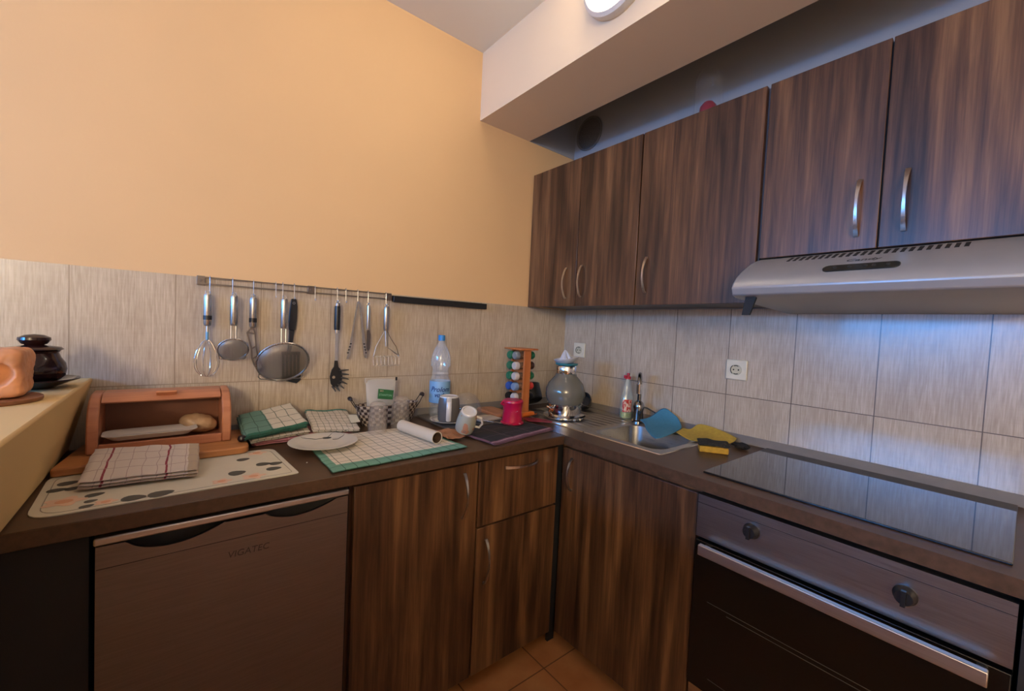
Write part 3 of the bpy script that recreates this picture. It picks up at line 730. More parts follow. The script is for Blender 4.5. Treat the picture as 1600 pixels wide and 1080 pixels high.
# strainers
def strainer(name, label, x, r, hz1, cz, y0):
    t = util(name, label, 'strainer', x, -.031 - y0)
    h = steel_handle(t, z1=hz1, r=.0115)
    mb = MB()
    for s_ in (-1, 1): mb.tube([(s_ * .007, 0, hz1 + .004), (s_ * .007, -.002, cz + r * .80)], .0022, 8)
    obj('rods', mb, M['steel'], t)
    tilt = Matrix.Translation((0, -.006, cz)) @ Matrix.Rotation(math.radians(32), 4, 'X') @ Matrix.Rotation(PI / 2, 4, 'X')
    obj('rim', MB().tube([tilt @ Vector((r * math.cos(i * PI / 24), r * math.sin(i * PI / 24), 0)) for i in range(48)], .0035 if r > .06 else .0026, 8, close=True), M['steel'], t)
    n = N('wire_gauze_%s' % name); g_ = n.scale(n.coord('Object'), (1, 1, 1)); s__ = n.sep(g_)
    w1 = n.math('SINE', n.math('MULTIPLY', s__[0], 2600.0)); w2 = n.math('SINE', n.math('MULTIPLY', s__[2], 2600.0))
    n.set(hx('7d7770'), .4, .6); n.set(Alpha=n.math('MULTIPLY_ADD', n.math('MULTIPLY', w1, w2), .10, .62))
    mb = MB(); mb.keep = False
    mb.lathe([(r, 0), (r * .93, -r * .16), (r * .78, -r * .32), (r * .5, -r * .46), (r * .2, -r * .52), (.0008, -r * .53)], seg=40, m=tilt @ Matrix.Scale(-1, 4, (0, 0, 1)), caps=False) if False else mb.lathe([(r, 0), (r * .93, r * .14), (r * .78, r * .26), (r * .5, r * .36), (r * .2, r * .40), (.0008, r * .41)], seg=40, m=tilt, caps=False)
    obj('gauze', mb, n.m, t, sharp=180)
    for s_ in (-1, 1):
        obj('rest_loop', MB().tube([tilt @ Vector((s_ * r * math.cos(a_) * q_, r * math.sin(a_) * q_, 0)) for a_, q_ in ((-.55, 1.0), (-.74, 1.16), (-.86, 1.18), (-.95, 1.12), (-1.15, 1.0))], .0018, 6), M['steel'], t)
strainer('small_strainer', 'small round tea strainer hanging second from the left', -1.6435, .0435, -.108, -.189, .016)
strainer('large_strainer', 'large round wire strainer hanging in front of the black spatula', -1.496, .083, -.112, -.232, .036)
# slotted slicer
t = util('cheese_slicer', 'slotted cheese slicer with steel handle and black band, left of the large strainer', 'slicer', -1.585, -.022)
steel_handle(t, band=(-0.095, -0.080))
mb = MB(); L = [(-.012, -.122, .0), (-.019, -.132, .0), (-.006, -.186, .0), (-.003, -.222, 0), (.004, -.244, .0), (.014, -.262, 0)]
Rr = [(.006, -.120, 0), (.010, -.134, 0), (.014, -.180, 0), (.019, -.214, 0), (.028, -.236, 0), (.036, -.254, 0)]
def strip(P0, P1, th=.0012):
    for (a, b), (c, d_) in zip(zip(P0, P0[1:]), zip(P1, P1[1:])):
        mb.hexa([(a[0], -th, a[1]), (c[0], -th, c[1]), (d_[0], -th, d_[1]), (b[0], -th, b[1]), (a[0], th, a[1]), (c[0], th, c[1]), (d_[0], th, d_[1]), (b[0], th, b[1])])
li = [(a[0] + .006, a[1], 0) for a in L]; ri = [(a[0] - .005, a[1], 0) for a in Rr]
strip(L, li); strip(ri, Rr)
for i in range(1, 5): strip([(li[i][0], li[i][1] + .003, 0), (li[i][0], li[i][1] - .003, 0)], [(ri[i][0], ri[i][1] + .003, 0), (ri[i][0], ri[i][1] - .003, 0)])
strip([li[-1], (li[-1][0] + .006, li[-1][1] - .012, 0)], [ri[-1], (ri[-1][0] + .0, ri[-1][1] - .012, 0)]); strip([(-.005, -.112, 0), L[0]], [(.005, -.112, 0), Rr[0]])
obj('blade', mb, plain('dull_steel_blade', (0.22, 0.19, 0.17), .35, 1.0), t)
# black spatula
t = util('spatula', 'black plastic slotted spatula hanging behind the large strainer', 'spatula', -1.456); t.location.y = -.014
mb = MB().prism([(-.008, -.002), (.008, -.002), (.0125, -.03), (.012, -.075), (.008, -.118), (-.014, -.118), (-.016, -.09), (-.014, -.05)], 1, -.006, .004)
obj('handle', mb, M['black'], t, bevel=.002)
obj('hanging_hole', MB().lathe([(.003, 0), (.0045, 0), (.0045, .0006), (.003, .0006)], seg=16, m=Matrix.Translation((0, -.0062, -.018)) @ Matrix.Rotation(PI / 2, 4, 'X'), caps=False), plain('grey_eyelet', (.3, .3, .3), .4), t)
obj('shaft', MB().prism([(-.013, -.118), (.005, -.118), (-.001, -.17), (-.006, -.20), (-.016, -.20), (-.014, -.16)], 1, -.004, .003), M['black'], t, bevel=.001)
mb = MB(); 
for k in range(5):
    x0_ = -.034 + k * .0125; mb.prism([(x0_, -.205), (x0_ + .008, -.205), (x0_ + .010, -.295), (x0_ + .0015, -.295)], 1, -.002, .001)
mb.prism([(-.036, -.198), (.026, -.198), (.026, -.21), (-.036, -.21)], 1, -.002, .001); mb.prism([(-.034, -.290), (.030, -.286), (.030, -.306), (.016, -.318), (-.018, -.308), (-.034, -.300)], 1, -.002, .001)
obj('slotted_blade', mb, M['black'], t)
# pasta fork
t = util('pasta_fork', 'black pasta fork with steel shaft and black grip, hanging in mid rail', 'pasta fork', -1.304)
obj('grip', MB().lathe([(0, -.018), (.0105, -.018), (.0115, -.03), (.0115, -.10), (.0105, -.112), (0, -.112)][::-1], seg=20, caps=False), M['black'], t)
obj('end_cap', MB().lathe([(0, -.006), (.008, -.007), (.0105, -.018), (0, -.018)][::-1], seg=20, caps=False).tube(ring_pts(0, 0, -.002, .0065), .0011, 6, close=True), M['chrome'], t)
obj('shaft', MB().box((-.0055, -.001, -.24), (.0055, .001, -.12)).lathe([(0, -.112), (.0085, -.112), (.008, -.124), (0, -.124)][::-1], seg=16, caps=False), M['chrome'], t)
mb = MB()
mb.prism([(-.006, -.232), (.006, -.232), (.010, -.258), (.020, -.268), (.026, -.290), (.024, -.318), (.010, -.336), (-.006, -.338), (-.018, -.322), (-.022, -.295), (-.016, -.268), (-.008, -.256)], 1, -.003, .002)
for k, (zx, zz, lx, lz) in enumerate([(.018, -.272, .046, -.268), (.024, -.285, .047, -.287), (.024, -.299, .047, -.306), (.020, -.313, .042, -.325), (.012, -.325, .030, -.342), (.002, -.332, .014, -.352), (-.008, -.332, -.002, -.352)]):
    mb.tube([(zx - .004, 0, zz), ((zx + lx) / 2, -.004, (zz + lz) / 2), (lx, -.014, lz)], [.004, .0036, .002], 8)
obj('fork_head', mb, M['black'], t, bevel=.0008)
obj('hole_rim', MB().lathe([(0, 0), (.0055, 0), (.0055, .0006), (0, .0006)], seg=18, m=Matrix.Translation((-.008, -.0034, -.297)) @ Matrix.Rotation(PI / 2, 4, 'X'), caps=False), plain('pale_hole', hx('9c8a74'), .6), t)
# tongs
t = util('tongs', 'thin slotted steel serving tongs hanging half open', 'tongs', -1.2245)
obj('spring_bend', MB().tube([(-.006, 0, -.004), (-.004, 0, .004), (0, 0, .007), (.004, 0, .004), (.006, 0, -.004)], .003, 8, flat=(1, .4)), M['steel'], t)
def arm(P, name, slots):
    mb = MB(); n_ = len(P)
    for i in range(n_ - 1):
        (x0_, z0_, w0), (x1_, z1_, w1) = P[i], P[i + 1]
        mb.hexa([(x0_ - w0, -.004, z0_), (x0_ + w0, -.004, z0_), (x1_ + w1, -.004, z1_), (x1_ - w1, -.004, z1_), (x0_ - w0, .002, z0_), (x0_ + w0, .002, z0_), (x1_ + w1, .002, z1_), (x1_ - w1, .002, z1_)])
    mb.mi = 1
    for (x_, z_) in slots: mb.box((x_ - .0035, -.0048, z_ - .0022), (x_ + .0035, -.004, z_ + .0022))
    obj(name, mb, [M['steel'], M['matt']], t)
arm([(-.004, 0, .0022), (-.018, -.10, .003), (-.024, -.15, .0045), (-.031, -.205, .006), (-.036, -.226, .004)], 'arm', [(-.026 - .0035 * k, -.165 - .012 * k) for k in range(4)])
arm([(.004, 0, .0022), (.016, -.08, .003), (.024, -.14, .006), (.033, -.20, .0065), (.036, -.222, .004)], 'arm', [(.027 + .003 * k, -.165 - .012 * k) for k in range(4)])
# peeler
t = util('peeler', 'narrow steel peeler hanging between tongs and potato masher', 'peeler', -1.1825)
obj('handle', MB().lathe([(0, -.006), (.0055, -.008), (.0065, -.03), (.0065, -.10), (.005, -.108), (0, -.108)][::-1], seg=14, caps=False).tube(ring_pts(0, 0, -.002, .006), .001, 6, close=True), M['steel'], t)
obj('blade', MB().prism([(-.004, -.106), (.006, -.106), (.012, -.125), (.010, -.185), (.003, -.195), (-.004, -.185)], 1, -.0015, .0015), plain('dark_peeler_blade', (.2, .18, .17), .3, 1.0), t)
# masher
t = util('potato_masher', 'wire potato masher with steel handle, last on the right of the rail', 'masher', -1.107)
steel_handle(t, z1=-.108, r=.0105)
obj('stem', MB().cyl((0, 0, -.108), (.003, -.002, -.175), .0035, seg=10), M['steel'], t)
mb = MB()
for s_, xe in ((-1, -.053), (1, .056)): mb.tube([(s_ * .004, 0, -.108), (s_ * .022, -.003, -.14), (xe * .8, -.008, -.175), (xe, -.014, -.212)], .0017, 7)
mb.tube([(.003, -.002, -.172), (.03, -.012, -.195), (.056, -.014, -.212)], .0015, 7)
obj('frame_wires', mb, M['chrome'], t)
mb = MB()
for row, (zr, yr) in enumerate(((-.212, -.014), (-.250, -.020))):
    P = []
    for i in range(15): P.append((-.055 + i * .0079, yr - (.004 if i % 2 else 0), zr - (.005 if i % 2 else 0)))
    mb.tube(P, .0011, 6)
for i in range(0, 15, 2): mb.tube([(-.055 + i * .0079, -.014, -.212), (-.055 + i * .0079, -.020, -.250)], .0006, 5)
obj('mashing_grid', mb, M['steel'], t)

# ================================================================== LEFT OF WORKTOP
# placemat
def rpoly(P, r, k=6):
    out = []; n_ = len(P)
    for i, p in enumerate(P):
        p = Vector(p); a = (Vector(P[i - 1]) - p).normalized(); b = (Vector(P[(i + 1) % n_]) - p).normalized(); rr = r[i]
        for j in range(k + 1):
            t_ = j / k; A = p + a * rr; B = p + b * rr; out.append(tuple(A * (1 - t_) ** 2 + p * 2 * t_ * (1 - t_) + B * t_ ** 2))
    return out
mat_o = [(-2.018, -0.552), (-1.533, -0.532), (-1.553, -0.262), (-2.030, -0.262)]
mb = MB()
mb.prism(rpoly(mat_o, (.05, .008, .03, .05)), 2, ZC + .0003, ZC + .0026)
ZM = ZC + .0029
def leaf(c, L_, W_, a_):
    P = [(L_ * math.cos(t_) * .5, W_ * .5 * math.sin(t_) * (1 - .3 * math.cos(t_))) for t_ in [i * 2 * PI / 14 for i in range(14)]]
    P = [(c[0] + x * math.cos(a_) - y * math.sin(a_), c[1] + x * math.sin(a_) + y * math.cos(a_)) for x, y in P]
    mb.prism(P, 2, ZM - .0004, ZM + .0001)
mb.mi = 1
leaf((-1.987, -0.343), 0.0374, 0.0306, 0.3)
leaf((-1.998, -0.386), 0.0352, 0.0255, 0.0)
leaf((-1.971, -0.389), 0.033, 0.0238, 0.2)
leaf((-1.93, -0.458), 0.033, 0.0238, 0.3)
leaf((-1.932, -0.497), 0.022, 0.017, 0.3)
leaf((-1.935, -0.526), 0.0242, 0.017, 0.4)
leaf((-1.862, -0.521), 0.044, 0.034, -0.2)
leaf((-1.816, -0.521), 0.0484, 0.0374, 0.25)
leaf((-1.64, -0.342), 0.033, 0.0255, 0.2)
leaf((-1.599, -0.412), 0.0374, 0.0289, -0.15)
leaf((-1.57, -0.422), 0.033, 0.0272, 0.1)
leaf((-1.582, -0.465), 0.0374, 0.0289, 0)
leaf((-1.665, -0.456), 0.0396, 0.0374, 0.2)
mb.mi = 2
mb.prism([(-1.975 + 0.0306 * (1 + .22 * math.cos(5 * k * .157)) * math.cos(k * .157), -0.474 + 0.0252 * (1 + .22 * math.cos(5 * k * .157)) * math.sin(k * .157)) for k in range(40)], 2, ZM - .0004, ZM + .0002)
mb.mi = 3; mb.prism([(-1.975 + 0.0144 * math.cos(k * .524), -0.474 + 0.0119 * math.sin(k * .524)) for k in range(12)], 2, ZM + .0002, ZM + .0004); mb.mi = 2
mb.prism([(-1.907 + 0.0170 * (1 + .22 * math.cos(5 * k * .157)) * math.cos(k * .157), -0.517 + 0.0140 * (1 + .22 * math.cos(5 * k * .157)) * math.sin(k * .157)) for k in range(40)], 2, ZM - .0004, ZM + .0002)
mb.mi = 3; mb.prism([(-1.907 + 0.0080 * math.cos(k * .524), -0.517 + 0.0066 * math.sin(k * .524)) for k in range(12)], 2, ZM + .0002, ZM + .0004); mb.mi = 2
mb.prism([(-1.702 + 0.0187 * (1 + .22 * math.cos(5 * k * .157)) * math.cos(k * .157), -0.503 + 0.0154 * (1 + .22 * math.cos(5 * k * .157)) * math.sin(k * .157)) for k in range(40)], 2, ZM - .0004, ZM + .0002)
mb.mi = 3; mb.prism([(-1.702 + 0.0088 * math.cos(k * .524), -0.503 + 0.0073 * math.sin(k * .524)) for k in range(12)], 2, ZM + .0002, ZM + .0004); mb.mi = 2
mb.prism([(-1.634 + 0.0238 * (1 + .22 * math.cos(5 * k * .157)) * math.cos(k * .157), -0.502 + 0.0196 * (1 + .22 * math.cos(5 * k * .157)) * math.sin(k * .157)) for k in range(40)], 2, ZM - .0004, ZM + .0002)
mb.mi = 3; mb.prism([(-1.634 + 0.0112 * math.cos(k * .524), -0.502 + 0.0092 * math.sin(k * .524)) for k in range(12)], 2, ZM + .0002, ZM + .0004); mb.mi = 2
mb.prism([(-1.601 + 0.0221 * (1 + .22 * math.cos(5 * k * .157)) * math.cos(k * .157), -0.294 + 0.0182 * (1 + .22 * math.cos(5 * k * .157)) * math.sin(k * .157)) for k in range(40)], 2, ZM - .0004, ZM + .0002)
mb.mi = 3; mb.prism([(-1.601 + 0.0104 * math.cos(k * .524), -0.294 + 0.0086 * math.sin(k * .524)) for k in range(12)], 2, ZM + .0002, ZM + .0004); mb.mi = 2
mb.mi = 4
bo = rpoly([(-2.003, -0.538), (-1.547, -0.519), (-1.565, -0.276), (-2.015, -0.276)], (.045, .01, .03, .045))
for i in range(len(bo)):
    a = Vector(bo[i]); b = Vector(bo[(i + 1) % len(bo)])
    if (b - a).length < 1e-5: continue
    nn = (b - a).normalized(); nn = Vector((-nn.y, nn.x)) * .0007
    mb.prism([tuple(a - nn), tuple(b - nn), tuple(b + nn), tuple(a + nn)], 2, ZM - .0004, ZM + .0001)
tag(obj('placemat', mb, [plain('cream_vinyl', hx('cfc6b0'), .45, var=.02), plain('grey_leaf_print', hx('4c4a42'), .5), plain('peach_flower_print', hx('dfb99c'), .5), plain('orange_flower_print', hx('d89a74'), .5), plain('thin_print_line', hx('8a8070'), .5)]), 'cream placemat printed with peach flowers and grey leaves on the worktop corner', 'placemat')
# cutting board under the box
mb = MB().prism(rpoly([(-2.028, -0.285), (-1.618, -0.285), (-1.612, -0.045), (-2.0, -0.045)], (.01, .03, .03, .01)), 2, ZC + .0032, ZC + .024)
tag(obj('cutting_board', mb, M['board'], bevel=.004), 'thick honey-coloured wooden board under the bread box', 'cutting board')
# bread box
ZB = ZC + .0243
t = thing('bread_box', 'open orange wooden bread box against the utensil wall', 'bread box', (0, 0, ZB))
bxl, bxr = -1.978, -1.657
side = [(-.192, 0), (-.192, .055), (-.186, .09), (-.170, .120), (-.142, .142), (-.110, .152), (-.03, .152), (-.03, 0)]
def sidep(ins): return side
for (a, b) in ((bxl, bxl + .024), (bxr - .024, bxr)): obj('side_panel', MB().prism(side, 0, a, b), M['box'], t, bevel=.004)
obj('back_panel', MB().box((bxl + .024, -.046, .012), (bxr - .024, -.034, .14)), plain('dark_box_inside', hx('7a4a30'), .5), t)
obj('floor_board', MB().box((bxl + .024, -.185, 0), (bxr - .024, -.046, .010)), M['box'], t)
obj('front_rail', MB().box((bxl + .024, -.192, 0), (bxr - .024, -.180, .026)), M['box'], t, bevel=.002)
obj('top_board', MB().box((bxl + .024, -.110, .144), (bxr - .024, -.034, .152)), M['box'], t, bevel=.001)
lid = obj('roll_lid', MB().prism([(-.150, .130), (-.155, .134), (-.138, .147), (-.108, .1535), (-.106, .147), (-.136, .142)], 0, bxl + .026, bxr - .026), M['box'], t)
obj('lid_handle', MB().prism([(-.136, .143), (-.150, .155), (-.146, .160), (-.118, .152)], 0, -1.838, -1.790), M['box'], lid, bevel=.002)
# foam tray
ztb = ZB + .0305
mb = MB(); mt = Matrix.Translation((-1.846, -0.150, ztb)) @ Matrix.Rotation(.04, 4, 'Z') @ Matrix.Rotation(math.radians(0), 4, 'X')
L = [rrect(-.085, .085, -.030, .030, .02, 0), rrect(-.102, .102, -.042, .042, .025, .014), rrect(-.105, .105, -.046, .046, .028, .014), rrect(-.105, .105, -.046, .046, .028, .016), rrect(-.099, .099, -.040, .040, .025, .015), rrect(-.083, .083, -.028, .028, .018, .003)]
L = [[mt @ p for p in q_] for q_ in L]
R_ = ringmesh(mb, L); mb.face(R_[0][::-1])
tag(obj('foam_tray', mb, plain('white_foam', hx('cfc4b8'), .5, var=.03)), 'white rectangular plastic tray sticking out of the bread box', 'tray')
mb = MB(); bmesh.ops.create_icosphere(mb.bm, subdivisions=4, radius=1)
for v in mb.bm.verts:
    p = v.co.copy(); k = 1 + .10 * noise.noise(p * 2.3) + .03 * math.sin(p.x * 16 + 2 * p.y); v.co = Vector((p.x * .050 * (1), p.y * .036 * k, p.z * .029 * k))
mb.xf(Matrix.Rotation(.25, 4, 'Y'))
tag(obj('bread_loaf', mb, plain('bread_in_bag', hx('c9a67f'), .25, var=.15, sc=30, bump=.3), loc=(-1.736, -0.088, ZB + .043), sharp=180), 'half loaf of bread in a thin bag at the right inside the bread box', 'bread')

# generic folded cloth
def folded(name, mat, label, cat, c, th, layers=1, amp=.003, seed=0., group=None, jit=.004, nu=30, nv=20):
    FL, FR, BR, BL = [Vector(p) for p in c]
    mb = MB(); lt = th / layers
    for k in range(layers):
        o_ = Vector((random.uniform(-jit, jit), random.uniform(-jit, jit), 0)) if k < layers - 1 else Vector((0, 0, 0))
        def fn(u, v, k=k, o_=o_):
            p = (FL * (1 - u) + FR * u) * (1 - v) + (BL * (1 - u) + BR * u) * v
            z = noise.noise(Vector((p.x * 22, p.y * 22, seed + k * .15))) * amp + noise.noise(Vector((p.x * 60, p.y * 60, seed))) * amp * .3
            e = .004 * noise.noise(Vector((u * 5, v * 5, seed + 9)))
            return p + o_ + Vector((e, e, z - th + lt * (k + .5)))
        mb.shell(fn, lt * 1.06, nu, nv)
    return tag(obj(name, mb, mat, sharp=60), label, cat, group)
dkg = hx('2d4a3e'); wht = hx('cabdab'); grn = hx('4f8873')
M['cream_grid'] = cloth('cream_red_grid_cloth', hx('cfc0b2'), 8, 4, hx('a08a84'), .028, None, [(0, .17, .19, hx('8a3540')), (0, .70, .72, hx('8a3540')), (0, .90, 1.0, hx('b09c84'))])
folded('tea_towel', M['cream_grid'], 'folded cream tea towel with red and grey grid in front of the bread box', 'towel', [(-1.962, -.424, .898), (-1.748, -.448, .898), (-1.740, -.292, .925), (-1.955, -.232, .925)], .022, 3, .003, 3.)
folded('tea_towel', cloth('pink_cloth', hx('b06f74'), 3, 3, hx('c08c8c'), .02), 'pink folded tea towel, lowest of the pile by the bread box', 'towel', [(-1.602, -.215, .884), (-1.285, -.200, .884), (-1.29, -.05, .884), (-1.602, -.045, .884)], .012, 2, .0015, 1., 'folded tea towels by the wall')
M['gridw'] = cloth('white_grid_cloth', wht, 9, 7, dkg, .035)
folded('tea_towel', M['gridw'], 'folded white towel with dark grid sandwiched between pink and green towels', 'towel', [(-1.607, -.232, .896), (-1.425, -.185, .896), (-1.425, -.05, .91), (-1.607, -.045, .91)], .012, 2, .002, 2., 'folded tea towels by the wall')
M['greenw'] = cloth('green_white_cloth', hx('d0c6b4'), 5, 4, dkg, .03, None, [(0, 0, .42, hx('64877a')), (1, 0, .07, hx('2c6350'))])
folded('tea_towel', M['greenw'], 'green and white checked tea towel on top of the pile beside the bread box', 'towel', [(-1.622, -.240, .914), (-1.428, -.170, .920), (-1.462, -.032, .972), (-1.625, -.032, .942)], .017, 3, .004, 4., 'folded tea towels by the wall', jit=.006)
M['grid2'] = cloth('white_grid_cloth_green_edge', wht, 8, 8, dkg, .04, None, [(1, .90, 1.0, hx('3f7a6c'))])
folded('tea_towel', M['grid2'], 'folded white towel with dark grid and green edge, left of the checked basket', 'towel', [(-1.415, -.180, .898), (-1.266, -.222, .896), (-1.262, -.035, .932), (-1.412, -.035, .942)], .014, 3, .004, 6., 'folded tea towels by the wall')
tag(obj('paper_tag', MB().hexa([(-1.288, -.185, .9085), (-1.252, -.178, .908), (-1.246, -.115, .922), (-1.276, -.110, .9235), (-1.288, -.185, .9093), (-1.252, -.178, .9088), (-1.246, -.115, .9228), (-1.276, -.110, .9243)]), plain('white_card', hx('cfcab8'), .6)), 'small white card lying on the gridded towel beside the basket', 'card')
tag(obj('dark_plum', MB().lathe([(.001, 0), (.009, .002), (.0125, .010), (.010, .018), (.002, .021)], seg=18, c=(-1.632, -.225, ZC + .0245)), plain('dark_purple', hx('1c1016'), .3)), 'small dark round plum on the board beside the bread box', 'fruit')

# green bordered towel lying flat
M['flat'] = cloth('flat_green_border_cloth', hx('ddd1be'), 13, 11, dkg, .032, (hx('6f9f8a'), .05, .965, .13, 1.1), None, .004)
folded('tea_towel', M['flat'], 'white tea towel with dark grid and green border lying flat under the glasses', 'towel', [(-1.462, -.582, .8768), (-1.016, -.556, .8768), (-1.060, -.205, .8768), (-1.458, -.205, .8768)], .006, 2, .0008, 8., nu=50, nv=40, jit=.002)
# plate
t = thing('dinner_plate', 'round white plate with thin dark line drawing, in front of the towels', 'plate', (-1.418, -.322, ZC + .0075))
obj('plate_body', MB().lathe([(.050, 0), (.055, .002), (.075, .006), (.103, .0145), (.104, .0165), (.101, .017), (.075, .0105), (.06, .008), (.02, .0075), (.0005, .0075)], seg=64, caps=False), M['ceramw'], t)
mb = MB()
def plz(x, y):
    r_ = math.hypot(x, y); return .0078 + max(0, r_ - .06) * .19
mb.tube([(x, y, plz(x, y) + .0006) for x, y in [(-0.061, 0.104), (-0.048, 0.073), (-0.01, 0.056), (0.025, 0.057), (0.059, 0.094), (0.075, 0.074), (0.096, 0.081), (0.075, 0.043), (0.052, 0.026), (0.035, 0.028)]], .0008, 5)
mb.prism([(0.025 + .014 * math.cos(k * .4), 0.057 + .011 * math.sin(k * .4)) for k in range(16)], 2, .0070, .0095)
mb.prism([(-0.048 + .007 * math.cos(k * .5), 0.073 + .005 * math.sin(k * .5)) for k in range(12)], 2, .0070, .0118)
obj('line_drawing', mb, plain('dark_line_print', hx('3a3733'), .4), t)

# glasses
gl = None
for (x, y, r0, r1, h, lab) in ((-1.210, -.240, .034, .0295, .113, 'upturned cut-glass tumbler on the green-bordered towel, the nearer one left'), (-1.103, -.197, .036, .033, .119, 'upturned cut-glass tumbler standing right against the basket')):
    t = thing('glass_tumbler', lab, 'glass', (x, y, ZC + .0078), group='upturned glasses')
    mb = MB(); prof = [(r0, 0), (r0 - .0005, .03), (r0 + (r1 - r0) * .6 - .001, h * .55), (r1, h * .8), (r1 - .0015, h * .93), (r1 - .007, h - .003), (r1 - .012, h), (0, h)]
    mb.lathe(prof + [], seg=40, caps=False)
    mb.lathe([(r0 - .0025, 0.0002), (r0 - .003, .03), (r1 - .004, h * .78), (r1 - .010, h * .84), (0, h * .85)], seg=40, caps=False)
    obj('glass_wall', mb, glassy('tumbler_glass_%d' % int(r0 * 1000), (0.80, 0.72, 0.62), .04, .20), t)
    mb = MB()
    for k in range(14):
        a_ = k * 2 * PI / 14
        mb.tube([((r0 - .0002) * math.cos(a_), (r0 - .0002) * math.sin(a_), h * .16), ((r1 + .0006) * math.cos(a_ + .25), (r1 + .0006) * math.sin(a_ + .25), h * .74)], .0014, 5)
        mb.tube([((r0 - .0002) * math.cos(a_), (r0 - .0002) * math.sin(a_), h * .16), ((r1 + .0006) * math.cos(a_ - .25), (r1 + .0006) * math.sin(a_ - .25), h * .74)], .0014, 5)
    obj('cut_pattern', mb, glassy('cut_glass_%d' % int(r0 * 1000), (0.85, 0.78, 0.70), .05, .04), t)

# basket
t = thing('fabric_basket', 'brown and cream checked oval basket with wire handles behind the glasses', 'basket', (-1.112, -.092, ZC + .0005))
n = N('checked_weave'); uv = n.coord('UV'); s_ = n.sep(uv)
cu_ = n.math('MULTIPLY', s_[0], 44.0); cv_ = n.math('DIVIDE', n.math('ADD', n.sep(n.coord('Object'))[2], .0007), .0118)
ck = n.n('ShaderNodeTexChecker'); n.l(n.comb(cu_, cv_, 0.5), ck.inputs[0]); ck.inputs['Scale'].default_value = 1.0
du = n.math('ABSOLUTE', n.math('SUBTRACT', n.math('FRACT', cu_), .5)); dv = n.math('ABSOLUTE', n.math('SUBTRACT', n.math('FRACT', cv_), .5))
hgt = n.math('SUBTRACT', .5, n.math('MAXIMUM', du, dv))
n.set(n.mix(ck.outputs['Fac'], hx('3b2a22'), hx('a89a8c')), .8); n.bump(hgt, 1.0, .004)
mb = MB(); mb.lathe([(.105, 0), (.112, .012), (.122, .045), (.134, .082), (.134, .084), (.130, .083), (.118, .045), (.106, .008), (0, .008)], seg=72, sx=1, sy=.36)
obj('basket_wall', mb, n.m, t)
for s_, lab in ((-1, 0), (1, 0)):
    P = [(s_ * .118, -.018, .06), (s_ * .136, -.018, .085), (s_ * .150, -.014, .108), (s_ * .152, 0, .112), (s_ * .150, .014, .108), (s_ * .136, .018, .085), (s_ * .118, .018, .06)]
    h_ = obj('handle', MB().tube(P, .0017, 6), M['matt'], t)
    obj('handle_grip', MB().tube([(s_ * .151, -.015, .107), (s_ * .153, -.008, .111), (s_ * .154, 0, .112), (s_ * .153, .008, .111), (s_ * .151, .015, .107)], [.004, .008, .009, .008, .004], 12), plain('dark_wood_grip', hx('2c1d17'), .3), h_)
# pouch in the basket
t = thing('plastic_pouch', 'milky plastic zip pouch with a green label standing in the checked basket', 'pouch', (-1.142, -.088, ZC + .010))
mb = MB()
def pf(s_):
    return lambda u, v: Vector(((-.05 - .014 * v) * (1 - u) + (.05 + .014 * v) * u, s_ * (.020 * (1 - v) ** .6 * math.sin(PI * u) ** .5 + .0008), .178 * v))
mb.grid(pf(-1), 16, 16); mb.grid(pf(1), 16, 16, flip=True)
obj('pouch_body', mb, M['film'], t)
obj('zip_strip', MB().box((-.066, -.002, .160), (.064, .002, .180)), plain('milky_zip', hx('b9ab97'), .3), t, bevel=.0015)
obj('black_tab', MB().box((.060, -.003, .166), (.068, .001, .180)), M['matt'], t)
mb = MB().prism([(-.018, .138), (.046, .128), (.042, .090), (-.020, .098)], 1, -.0215, -.0205); 
lb = obj('green_label', mb, plain('green_label', hx('2f6b3c'), .5), t)
mb = text_mb('STANTON', .0115, .0002); mb.xf(Matrix.Translation((.012, -.0219, .110)) @ Matrix.Rotation(.13, 4, 'Y') @ FRY((0, 0, 0))); obj('lettering', mb, plain('pale_green_print', hx('8fc0a0'), .5), lb)
mb = text_mb('BIO', .009, .0002, 0, .0003); mb.xf(Matrix.Translation((-.004, -.0219, .128)) @ Matrix.Rotation(.13, 4, 'Y') @ FRY((0, 0, 0))); obj('lettering', mb, plain('pale_brown_print', hx('a08a78'), .5), lb)

# cardboard roll
a_ = Vector((-1.127, -.268, ZC + .030)); b_ = Vector((-1.096, -.487, ZC + .030)); d_ = (b_ - a_).normalized()
ez = d_; ex = Vector((0, 0, 1)).cross(ez).normalized(); ey = ez.cross(ex)
mr = frame(ex, ey, ez, a_); LL = (b_ - a_).length
mb = MB(); mb.lathe([(.0185, 0), (.0212, 0), (.0212, LL), (.0190, LL), (.0185, LL - .001), (.0185, 0)], seg=40, m=mr, caps=False)
mb2 = None
t = tag(obj('paper_roll', mb, plain('white_paper', hx('cdbfa8'), .8, var=.02)), 'white cardboard kitchen roll tube lying across the towel', 'paper roll')
obj('inner_tube', MB().lathe([(.0184, .001), (.0184, LL - .001), (.0178, LL - .001), (.0178, .001)], seg=32, m=mr, caps=False), plain('brown_card_inside', hx('5a4433'), .8), t)

